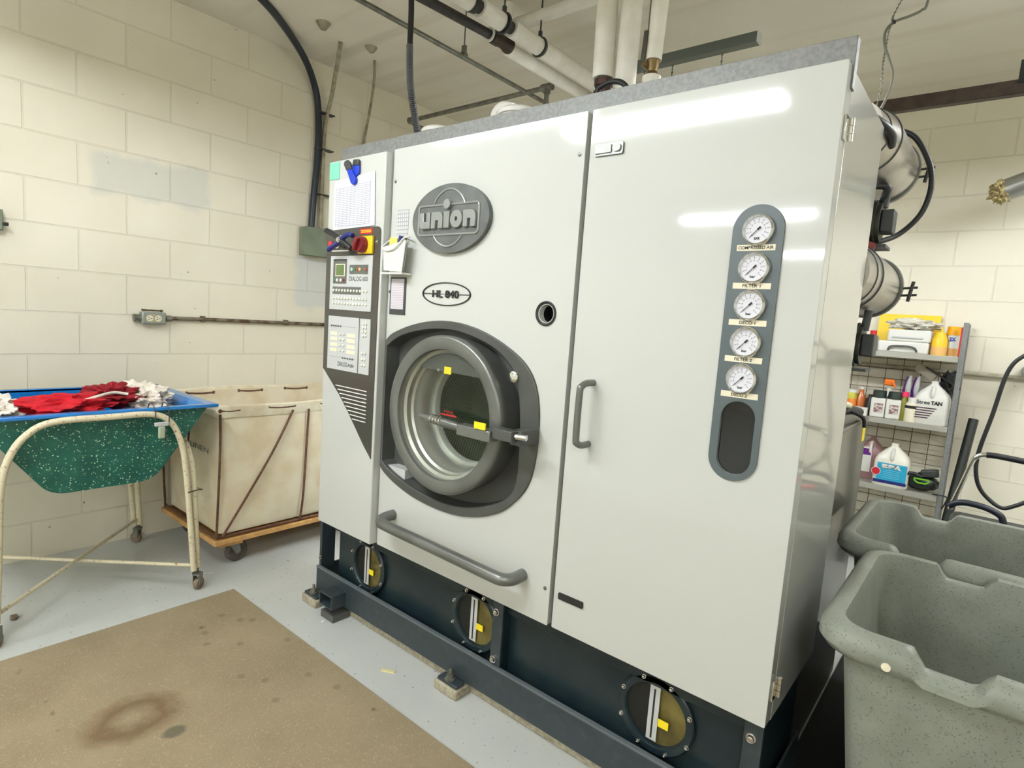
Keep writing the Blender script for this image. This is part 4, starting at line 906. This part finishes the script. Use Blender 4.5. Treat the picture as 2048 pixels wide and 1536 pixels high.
for a, b_ in ((1.33,1.475),(1.62,1.76),(1.91,2.06),(2.2,2.3)): lace((-3.408,a,.786),(-3.408,b_,.783),(1,0,0))
text('LINEN', -3.05,-2.845,.575,.600,1.209, GREYINK, T, 'stencil_lettering', 0, .001)
for (x, y, big) in ((-2.85,1.335,1),(-3.35,1.33,1),(-2.865,2.33,1),(-3.35,2.33,1)):
    cs = M().box(x-.035,x+.035,y-.03,y+.03,.100,.108).build('caster', CONDUIT, T)
    M().lathe([(-.019,.018),(-.019,.048),(-.013,.055),(.013,.055),(.019,.048),(.019,.018)], (x,y+.018,.055), (1,.15,0), 28, True, True).build('wheel', mat('dark_rubber_wheel',(70,62,56),.7,c2=(96,86,76),scale=30) if 'dark_rubber_wheel' not in bpy.data.materials else bpy.data.materials['dark_rubber_wheel'], cs)
    mm = M()
    for s in (-1, 1): mm.prism([(x+s*.024,y-.028,.102),(x+s*.024,y+.022,.102),(x+s*.024,y+.032,.055),(x+s*.024,y+.010,.042)], (s*.003,0,0))
    mm.lathe([(-.03,.009),(.03,.009)], (x,y+.018,.055), (1,0,0), 10, True, True); mm.build('caster_fork', GALV, cs)

# ---------------------------------------------------------------- grey laundry tubs at right
def truck(cx, cy, zt, hx, hy, label, m_=TUBG, notch=(-.22,.22), drop=.034, group=None, zb=.13):
    T = thing('laundry_truck', label, 'laundry tub', (cx, cy, 0), group)
    def ring(ex, ey, z, r, nd=0):
        pts = rrx(cx-hx-ex, cx+hx+ex, cy-hy-ey, cy+hy+ey, z, r, 0, 8, 60)
        for p_ in pts:
            if nd and abs(abs(p_.y-cy)-(hy+ey)) < .01:
                for nx in notch:
                    d = abs(p_.x-cx-nx)
                    k = max(0, min(1, (.062-d)/.022)); p_.z -= nd*k
        return pts
    R = [ring(-.075,-.075,zb,.06), ring(-.07,-.07,zb+.01,.07), ring(-.012,-.012,zt-.075,.075), ring(.004,.004,zt-.07,.08), ring(.024,.024,zt-.062,.09), ring(.034,.034,zt-.045,.09,drop*.5), ring(.032,.032,zt-.022,.085,drop*.8), ring(.02,.02,zt-.006,.08,drop), ring(.004,.004,zt,.07,drop), ring(-.010,-.010,zt-.004,.06,drop), ring(-.014,-.014,zt-.02,.06,drop*.7), ring(-.02,-.02,zt-.08,.06), ring(-.08,-.08,zb+.03,.055), ring(-.10,-.10,zb+.02,.05)]
    M().loft(R).build('tub_body', m_, T)
    M().box(cx-hx+.06,cx+hx-.06,cy-hy+.06,cy+hy-.06,.10,.13).build('caster_base', DGREY, T)
    for sx in (-1,1):
        for sy in (-1,1):
            cs = M().box(cx+sx*(hx-.14)-.02,cx+sx*(hx-.14)+.02,cy+sy*(hy-.11)-.02,cy+sy*(hy-.11)+.02,.07,.10).build('caster', CONDUIT, T)
            M().lathe([(-.012,.02),(-.012,.036),(.012,.036),(.012,.02)], (cx+sx*(hx-.14),cy+sy*(hy-.11),.0398), (1,0,0), 20, True, True).build('wheel', BLACK, cs)
    return T
TA = truck(.225, 1.655, .74, .42, .295, 'grey speckled plastic laundry tub, nearest at the lower right', notch=(-.218,.218))
M().lathe([(0,.009),(.003,.008),(.0035,0)], (-.092,1.327,.694), (0,-1,.1), 14, True, True).build('rim_plug', CREAML, TA)
truck(.135, 2.305, .74, .42, .285, 'second grey speckled laundry tub, behind the nearest one', notch=(-.235,.235))

tag(M().box(-.3465,1.3,1.862,3.0,0,.0035).box(-.314,1.3,1.44,1.862,0,.0035).build('gap_darkening_sheet', mat('gap_darkening_black',(16,20,20),.7), None), 'dark sheet added on the floor to darken the gap beside the grey laundry tubs', 'mat')  # sheet added to darken the floor gap between machine and tubs
# ---------------------------------------------------------------- grey cabinet behind
T = thing('metal_cabinet', 'glossy grey brown metal cabinet with a yellow sticker standing behind the machine', 'cabinet', (-.6,2.25,0))
M().box(-.85,-.352,1.93,2.595,.0,1.028).build('cabinet_body', BOXG, T, .004)
M().box(-.86,-.348,1.92,2.60,1.028,1.042).build('cabinet_top', BOXG, T, .003)
M().box(-.352,-.3505,2.50,2.555,.955,1.01).build('yellow_sticker', YEL2, T)
T = thing('spray_gun', 'black and cream hand tool with cord lying on the grey cabinet', 'tool', (-.42,2.3,1.042))
M().tube([(-.52,2.05,1.06),(-.44,2.25,1.068),(-.39,2.42,1.075),(-.37,2.5,1.065)], .016, 10, 4).build('tool_body', BLACK, T)
M().tube([(-.50,2.1,1.09),(-.43,2.27,1.11),(-.385,2.38,1.095)], .011, 10, 4).build('tool_handle', CREAML, T)
M().tube([(-.385,2.4,1.075),(-.345,2.42,1.055),(-.338,2.43,1.02)], .007, 8, 4).build('cord', BLACK, T)

# ---------------------------------------------------------------- shelving
T = thing('wire_shelving_unit', 'grey metal shelving unit with wire mesh back against the back wall', 'shelf', (-.66,4.18,0))
SX0, SX1, SY0, SY1 = -1.16, -.166, 4.04, 4.31
for z in (1.279,.886,.487,.10):
    s_ = M().box(SX0,SX1,SY0,SY1,z-.006,z); s_.box(SX0,SX1,SY0-.003,SY0,z-.028,z+.003); s_.build('shelf_board', SHELFM, T, .001)
for (x, y) in ((SX1+.014,SY0+.02),(SX1+.014,SY1-.02),(SX0-.014,SY0+.02),(SX0-.014,SY1-.02)):
    M().box(x-.012,x+.012,y-.012,y+.012,0,1.47).build('post', GALV, T, .002)
mm = M()
for z in [.12+.062*k for k in range(19)]: mm.cyl((SX0,SY1+.006,z),(SX1,SY1+.006,z),.002,n=5)
for x in [SX0+.0905*k for k in range(12)]: mm.cyl((x,SY1+.009,.1),(x,SY1+.009,1.28),.002,n=5)
mm.build('wire_mesh_back', WIRE, T, smooth=False)
def lathe_thing(name, label, cat, x, y, z, prof, m_, n=24, group=None):
    t = thing(name, label, cat, (x,y,z), group); M().lathe(prof, (x,y,z), (0,0,1), n, True, True).build('body', m_, t); return t
# top shelf
zt = 1.28
tag(M().prism([(-.60,4.295,zt+.002),(-.285,4.295,zt+.002),(-.285,4.325,1.512),(-.60,4.325,1.512)], (0,.006,0)).build('yellow_board', YELB, None), 'bright yellow board leaning on the back wall on the top shelf', 'board')
T = thing('white_case', 'white plastic case with grey carry handle, lowest on the top shelf', 'case', (-.43,4.14,zt))
M().box(-.555,-.307,4.06,4.24,zt,zt+.066).build('case_body', WHITE, T, .01, seg=3)
M().tube([(-.50,4.055,1.292),(-.49,4.045,1.312),(-.46,4.042,1.318),(-.40,4.042,1.318),(-.37,4.045,1.310),(-.36,4.055,1.290)], .006, 8, 4).build('carry_handle', GREYM, T)
T = thing('white_case', 'smaller white plastic case stacked on the white case with grey handle', 'case', (-.41,4.15,zt+.067))
M().box(-.513,-.303,4.07,4.24,zt+.0665,zt+.135).build('case_body', WHITE, T, .01, seg=3); M().box(-.49,-.34,4.062,4.07,zt+.085,zt+.094).build('case_handle', LGREY, T, .002)
cloth('plastic_bag', (-.40,4.15,1.448), (.115,.085,.034), mat('crumpled_bag',(224,220,206),.35,c2=(150,146,132),scale=22,lo=.55,hi=.7,bmp=.8,bscale=60), 'crumpled clear white bag lying on top of the white cases', 'bag', .2, 3, 8)
T = thing('squeeze_bottle', 'yellow squeeze bottle with pointed tip on the top shelf', 'bottle', (-.262,4.11,zt))
M().lathe([(0,.038),(.085,.038),(.105,.030),(.118,.024),(.130,.022)], (-.262,4.11,zt), (0,0,1), 24, True, True).build('bottle_body', YELLOW, T)
M().lathe([(.130,.008),(.160,.004)], (-.258,4.11,zt), (0,0,1), 10, True, True).build('tip', YELLOW, T); M().lathe([(.006,.0385),(.048,.0385)], (-.262,4.11,zt), (0,0,1), 24).build('orange_label', mat('peach_label',(230,180,110),.5), T)
T = thing('spray_can', 'white and blue spray can with orange yellow cap at the right of the top shelf', 'spray can', (-.207,4.15,zt))
M().lathe([(0,.031),(.115,.031),(.122,.027)], (-.207,4.15,zt), (0,0,1), 24, True, True).build('can_body', mat('can_white',(214,214,206),.35), T)
M().lathe([(.12,.032),(.165,.031),(.168,.028)], (-.207,4.15,zt), (0,0,1), 24, True, True).build('can_cap', mat('cap_orange',(244,170,10),.4), T)
M().lathe([(.004,.0315),(.045,.0315)], (-.207,4.15,zt), (0,0,1), 24).build('lower_band', mat('tan_band',(214,160,90),.4), T)
text('2X', -.222,-.192,zt+.085,zt+.108,4.1165, BLUE, T, 'lettering', .04, .001)
lathe_thing('spray_can', 'red spray can standing behind the orange capped one', 'spray can', -.19,4.24,zt,[(0,.03),(.13,.03),(.14,.026),(.168,.024)],RED)
T = lathe_thing('small_jar', 'grey jar with red cap at the left of the top shelf beside the motor', 'jar', -.605,4.12,zt,[(0,.045),(.085,.045),(.095,.02)],LGREY); M().lathe([(.095,.018),(.12,.018)], (-.592,4.12,zt), (0,0,1), 14, True, True).build('cap', RED, T)
# middle shelf
zm = .887
T = lathe_thing('yellow_jar', 'yellow green jar with orange label at the left end of the middle shelf', 'jar', -.665,4.13,zm,[(0,.03),(.12,.03),(.128,.026)],mat('lime_jar',(186,180,60),.4)); M().lathe([(.128,.027),(.145,.027)], (-.665,4.13,zm), (0,0,1), 18, True, True).build('cap', WHITE, T); M().lathe([(.04,.0305),(.09,.0305)], (-.665,4.13,zm), (0,0,1), 18).build('label_band', mat('orange_label2',(236,140,60),.5), T)
T = lathe_thing('amber_bottle', 'clear bottle of orange liquid beside the yellow green jar', 'bottle', -.620,4.17,zm,[(0,.032),(.10,.032),(.125,.014),(.15,.012)],ORJ); M().lathe([(.15,.014),(.165,.014)], (-.620,4.17,zm), (0,0,1), 12, True, True).build('cap', WHITE, T)
tag(M().box(-.635,-.562,4.06,4.10,zm,zm+.048).build('small_box', WHITE, None, .002), 'small white carton lying in front of the amber bottle', 'carton')
lathe_thing('black_bottle', 'black bottle left of the black lidded white jars', 'bottle', -.563,4.15,zm,[(0,.028),(.09,.028),(.11,.014),(.125,.013)],BLACK)
for i, (x, lab) in enumerate(((-.513,'white plastic jar with dark lid, left of the matching pair on the middle shelf'),(-.435,'white plastic jar with dark lid, right of the matching pair on the middle shelf'))):
    T = thing('lidded_jar', lab, 'jar', (x,4.10,zm), 'dark lidded white jars')
    M().box(x-.037,x+.037,4.065,4.135,zm,zm+.117).build('jar_body', WHITE, T, .008, seg=3); M().lathe([(.117,.036),(.158,.035),(.160,.033)], (x,4.10,zm), (0,0,1), 24, True, True).build('lid', LID, T)
    M().box(x-.018,x+.028,4.0635,4.065,zm+.03,zm+.085).build('jar_label', mat('brown_label',(120,84,80),.5,c2=(225,215,210),scale=60) if 'brown_label' not in bpy.data.materials else bpy.data.materials['brown_label'], T)
T = lathe_thing('spray_bottle', 'spray bottle with orange trigger behind the dark lidded jars', 'spray bottle', -.480,4.20,zm,[(0,.035),(.11,.035),(.15,.015),(.175,.013)],MILKY); M().obox((-.482,4.19,1.095),(.055,.035,.04),Matrix.Rotation(.1,3,'Y')).build('trigger_head', ORANGE, T, .008); M().obox((-.455,4.165,1.085),(.010,.012,.04),Matrix.Rotation(-.4,3,'Y')).build('trigger', ORANGE, T, .003)
T = lathe_thing('green_oil_bottle', 'narrow bottle of olive green liquid with pink cap on the middle shelf', 'bottle', -.386,4.10,zm,[(0,.024),(.115,.024),(.13,.016),(.14,.015)],OLIVE); M().lathe([(.14,.019),(.168,.018)], (-.386,4.10,zm), (0,0,1), 16, True, True).build('cap', PINK, T)
T = lathe_thing('white_bottle', 'small white capped bottle with cream and black label beside the large jug', 'bottle', -.347,4.08,zm,[(0,.031),(.10,.031),(.112,.024)],CREAML); M().lathe([(.112,.021),(.14,.020)], (-.347,4.08,zm), (0,0,1), 18, True, True).build('cap', WHITE, T); M().lathe([(.078,.0315),(.095,.0315)], (-.347,4.08,zm), (0,0,1), 20).build('black_band', INK, T)
def jug(x, y, z, wd, h, label, m_, neckm=None):
    T = thing('gallon_jug', label, 'jug', (x,y,z))
    hx, hy = wd/2, wd*.36; R = []
    for k, sc in ((0,.96),(.015,1),(.56,1),(.62,.97),(.70,.86),(.80,.62),(.90,.30),(.94,.20),(1,.20)):
        R.append(rrx(x-hx*sc,x+hx*sc,y-hy*max(sc,.3),y+hy*max(sc,.3),z+h*k,min(.03,hx*sc*.7),0,5,3))
    M().loft(R).build('jug_body', m_, T)
    M().tube([(x+.0,y-hy*.75,z+h*.60),(x,y-hy*1.0,z+h*.66),(x,y-hy*.92,z+h*.78),(x,y-hy*.35,z+h*.88)], .0085, 10, 4).build('jug_handle', neckm or WHITE, T)
    return T, y-hy
J, fy = jug(-.255,4.12,zm,.17,.245,'large white gallon jug lettered StreeTAN on the middle shelf',WHITE,WHITE)
text('Stree', -.325,-.262,1.000,1.022,fy-.002, INK, J, 'lettering', .01, .001); text('TAN', -.258,-.205,1.000,1.022,fy-.002, INK, J, 'lettering', .05, .001)
for k in range(5): M().prism([(-.332,fy-.0015,.982-.014*k),(-.225-.009*k,fy-.0015,.982-.014*k),(-.229-.009*k,fy-.0015,.976-.014*k),(-.332,fy-.0015,.976-.014*k)], (0,.001,0)).build('label_stripe', mat('plum_ink',(70,40,48),.5) if 'plum_ink' not in bpy.data.materials else bpy.data.materials['plum_ink'], J)
for i, (x, lab) in enumerate(((-.392,'left of two purple and white brush handles behind the jug'),(-.350,'right of two purple and white brush handles behind the jug'))):
    T = thing('brush_handle', lab, 'brush', (x,4.2,zm), 'purple and white brushes')
    M().tube([(x-.008,4.2,zm),(x-.008,4.2,1.02),(x,4.2,1.09),(x+.004,4.2,1.14)], lambda t: .012+.006*math.sin(PI*t), 12, 4).build('handle', PURPLE, T); M().tube([(x+.012,4.185,1.0),(x+.006,4.183,1.08),(x+.014,4.185,1.15)], lambda t: .004+.011*math.sin(PI*(t*.8+.15)), 10, 4).build('pale_face', LGREY, T)
T = thing('cardboard_flap', 'grey cardboard piece slanting over the jug under the top shelf', 'cardboard', (-.3,4.2,1.15))
M().obox((-.31,4.20,1.178),(.11,.08,.045),Matrix.Rotation(.55,3,'Y')).build('flap', CARD, T); M().obox((-.245,4.19,1.165),(.16,.09,.006),Matrix.Rotation(.55,3,'Y')).build('dark_edge', INK, T)
cloth('dark_glove', (-.195,4.22,1.08), (.045,.05,.10), mat('dark_fabric',(40,42,40),.9), 'dark cloth bundle at the right end of the middle shelf', 'cloth', .25, 3, 6)
cloth('navy_rag', (-.175,4.16,.935), (.022,.03,.047), mat('navy_fabric',(32,38,66),.9), 'small navy rag under the dark cloth bundle', 'cloth', .2, 3, 16)
# lower shelf
zl = .488
J, fy = jug(-.53,4.235,zl,.15,.262,'gallon jug of mauve liquid with purple and white label on the lower shelf',PURPJ,MILKY)
M().box(-.600,-.522,fy-.002,fy,.53,.685).build('jug_label', WHITE, J); M().box(-.598,-.526,fy-.003,fy-.002,.635,.675).build('purple_patch', PURPLE, J); M().box(-.488,-.462,fy-.002,fy,.53,.655).build('side_label', WHITE, J)
J, fy = jug(-.400,4.108,zl,.178,.255,'white gallon jug with cyan BPR label on the lower shelf',MILKY,WHITE)
L_ = M().box(-.468,-.320,fy-.002,fy,.522,.628).build('jug_label', CYAN, J); M().box(-.482,-.316,fy-.0025,fy,.508,.526).build('navy_band', NAVY, J)
text('BPR', -.445,-.345,.596,.622,fy-.004, WHITE, J, 'lettering', .06, .001); M().lathe([(0,0),(0,.021),(.0006,.021)], (-.472,fy-.0035,.573), (0,-1,0), 24, True, True).build('red_roundel', mat('roundel_red',(190,30,50),.5), J); M().lathe([(0,0),(0,.024),(.0004,.024)], (-.472,fy-.0028,.573), (0,-1,0), 24, True, True).build('roundel_ring', WHITE, J)
for k in range(5): M().box(-.435,-.352-.006*(k % 2),fy-.0035,fy-.002,.586-.011*k,.588-.011*k).build('fine_print', mat('pale_cyan',(130,205,225),.5) if 'pale_cyan' not in bpy.data.materials else bpy.data.materials['pale_cyan'], J)
T = thing('cordless_blower', 'black and green cordless power tool at the right of the lower shelf', 'power tool', (-.25,4.1,zl))
M().blob((-.25,4.13,zl+.052),(.085,.055,.050),.08,3,4,11).build('tool_body', mat('tool_black',(34,40,34),.4), T)
M().obox((-.215,4.10,zl+.115),(.085,.05,.042),Matrix.Rotation(-.2,3,'Y')).build('nozzle', DGREY, T, .008)
M().tube([(-.33,4.07,zl+.03),(-.325,4.065,zl+.09),(-.29,4.065,zl+.105),(-.25,4.07,zl+.09)], .010, 10, 4).build('carry_handle', BLACK, T)
M().plate([(-.285,zl+.085),(-.212,zl+.085),(-.208,zl+.068),(-.225,zl+.055),(-.265,zl+.055),(-.282,zl+.068)], [[(-.278,zl+.078),(-.219,zl+.078),(-.217,zl+.070),(-.228,zl+.062),(-.262,zl+.062),(-.275,zl+.070)]], 4.05, 4.062).build('green_trim', GREENP, T)
T = thing('wire_hook', 'bent black wire hook at the right end of the lower shelf', 'hook', (-.14,4.03,.44))
M().tube([(-.185,4.035,.500),(-.150,4.02,.505),(-.118,4.02,.500),(-.122,4.02,.47),(-.135,4.02,.43)], .004, 8, 3).build('wire', BLACK, T)
# back wall conduit, leaning tube, hose, cart
pipe('back_wall_conduit', [(-1.2,4.325,1.187),(1.2,4.325,1.187)], .012, CONDW, 'horizontal conduit on the back wall right of the shelving', 'conduit', 12)
tag(M().tube([(-.125,3.95,.0),(-.107,4.07,.35),(-.060,4.22,.935)], .024, 18).build('black_tube', mat('black_tube_plastic',(24,30,26),.4), None), 'black tube leaning against the back wall right of the shelving', 'tube')
pipe('black_hose', [(.30,3.30,1.33),(.16,3.3,1.35),(.085,3.3,1.314),(.041,3.3,1.239),(.014,3.3,1.049),(-.012,3.3,.876),(-.008,3.3,.774),(.023,3.3,.702),(.09,3.3,.651),(.137,3.3,.67),(.20,3.3,.72),(.30,3.3,.78)], .0085, BLACK, 'black hose hanging in a long loop at the right edge near the back wall', 'hose', 12, 6)
T = thing('hose_reel_bracket', 'grey round wall fitting at the right edge beside the black hose', 'fitting', (.12,4.1,1.25)); M().cyl((.155,4.0,1.225),(.155,4.35,1.225),.045,n=24).build('drum', CONDUIT, T)
T = thing('push_cart', 'low machine with chrome push handle and curved black grip behind the second grey tub', 'cart', (.05,3.3,0))
M().tube([(-.076,3.15,.63),(-.073,3.15,.655),(-.053,3.15,.739),(-.027,3.15,.853),(-.015,3.15,.876),(.005,3.15,.889),(.05,3.15,.893),(.136,3.15,.888),(.28,3.15,.88)], .0095, 12, 4).build('push_handle', CHROME, T)
M().tube([(.015,3.15,.891),(.05,3.15,.893),(.136,3.15,.888),(.28,3.15,.88)], .0125, 12, 2).build('foam_sleeve', BLACK, T)
M().tube([(-.082,3.13,.648),(-.058,3.13,.668),(-.02,3.13,.677),(.04,3.13,.672),(.085,3.13,.655),(.10,3.13,.635),(.11,3.13,.59)], .013, 12, 4).build('curved_grip', mat('navy_black',(22,28,40),.4), T)
M().box(-.075,.40,3.0,3.24,.12,.615).build('machine_body', DGREY, T, .03, seg=4)
M().obox((-.005,2.99,.628),(.055,.02,.022),Matrix.Rotation(.35,3,'Y')).build('pink_latch', PINK, T, .006)
for x in (0,.3): M().lathe([(-.015,.02),(-.015,.06),(.015,.06),(.015,.02)], (x,3.05,.06), (1,0,0), 20, True, True).build('wheel', BLACK, T)
# ceiling rail, cord, chain, duct
T = thing('hanging_rail', 'dark brown steel rail hanging under the ceiling at the upper right', 'rail', (.2,3.29,2.45))
mm = M().box(-.60,1.3,3.27,3.275,2.40,2.455); mm.box(-.60,1.3,3.275,3.315,2.45,2.455); mm.box(-.60,1.3,3.275,3.315,2.398,2.403); mm.build('rail_channel', BROWNR, T)
M().cyl((-.062,3.285,2.46),(-.062,3.285,ZC),.009,n=10).build('threaded_rod', CONDUIT, T); M().box(-.078,-.046,3.262,3.30,2.44,2.53).build('rod_bracket', BLACK, T, .002)
T = thing('electrical_cable', 'grey electrical cord looping down from the ceiling beside the machine top right', 'cord', (-.42,2.5,2.2))
M().tube([(-.25,2.2,2.815),(-.29,2.35,2.65),(-.334,2.5,2.50),(-.347,2.5,2.472),(-.383,2.5,2.460),(-.428,2.5,2.452),(-.450,2.5,2.428),(-.449,2.5,2.384),(-.431,2.5,2.336),(-.412,2.5,2.282),(-.411,2.5,2.233),(-.425,2.5,2.18),(-.46,2.5,2.1)], .0045, 10, 6).build('cord_line', mat('grey_cord',(112,112,100),.5), T)
M().lathe([(-.006,.004),(-.004,.007),(.004,.007),(.006,.004)], (-.428,2.5,2.452), (1,0,.2), 10, True, True).build('cord_knot', BLACK, T)
T = thing('hanging_chain', 'thin chain hanging from a ceiling hook beside the grey cord', 'chain', (-.545,3.2,ZC))
mm = M(); P = smooth_pts([(-.51,3.1,2.815),(-.45,2.6,2.52),(-.432,2.5,2.453),(-.440,2.5,2.431),(-.443,2.5,2.371),(-.445,2.5,2.311),(-.441,2.5,2.232),(-.45,2.5,2.15)], 10)
for i in range(0, len(P)-1): mm.lathe([(-.001,.0028),(0,.0045),(.001,.0028)], P[i], (1,0,0) if i % 2 else (0,1,0), 8)
mm.tube(P, .0012, 6); mm.build('links', CONDUIT, T)
T = thing('insulated_duct', 'foil wrapped duct end with torn yellow insulation at the upper right edge', 'duct', (0,3.9,2.16))
M().cyl((-.075,3.9,2.135),(.20,3.86,2.235),.055,n=20).build('foil_sleeve', FOIL, T)
M().blob((-.090,3.9,2.130),(.045,.055,.050),.35,4,4,3).build('torn_insulation', FOAM, T)
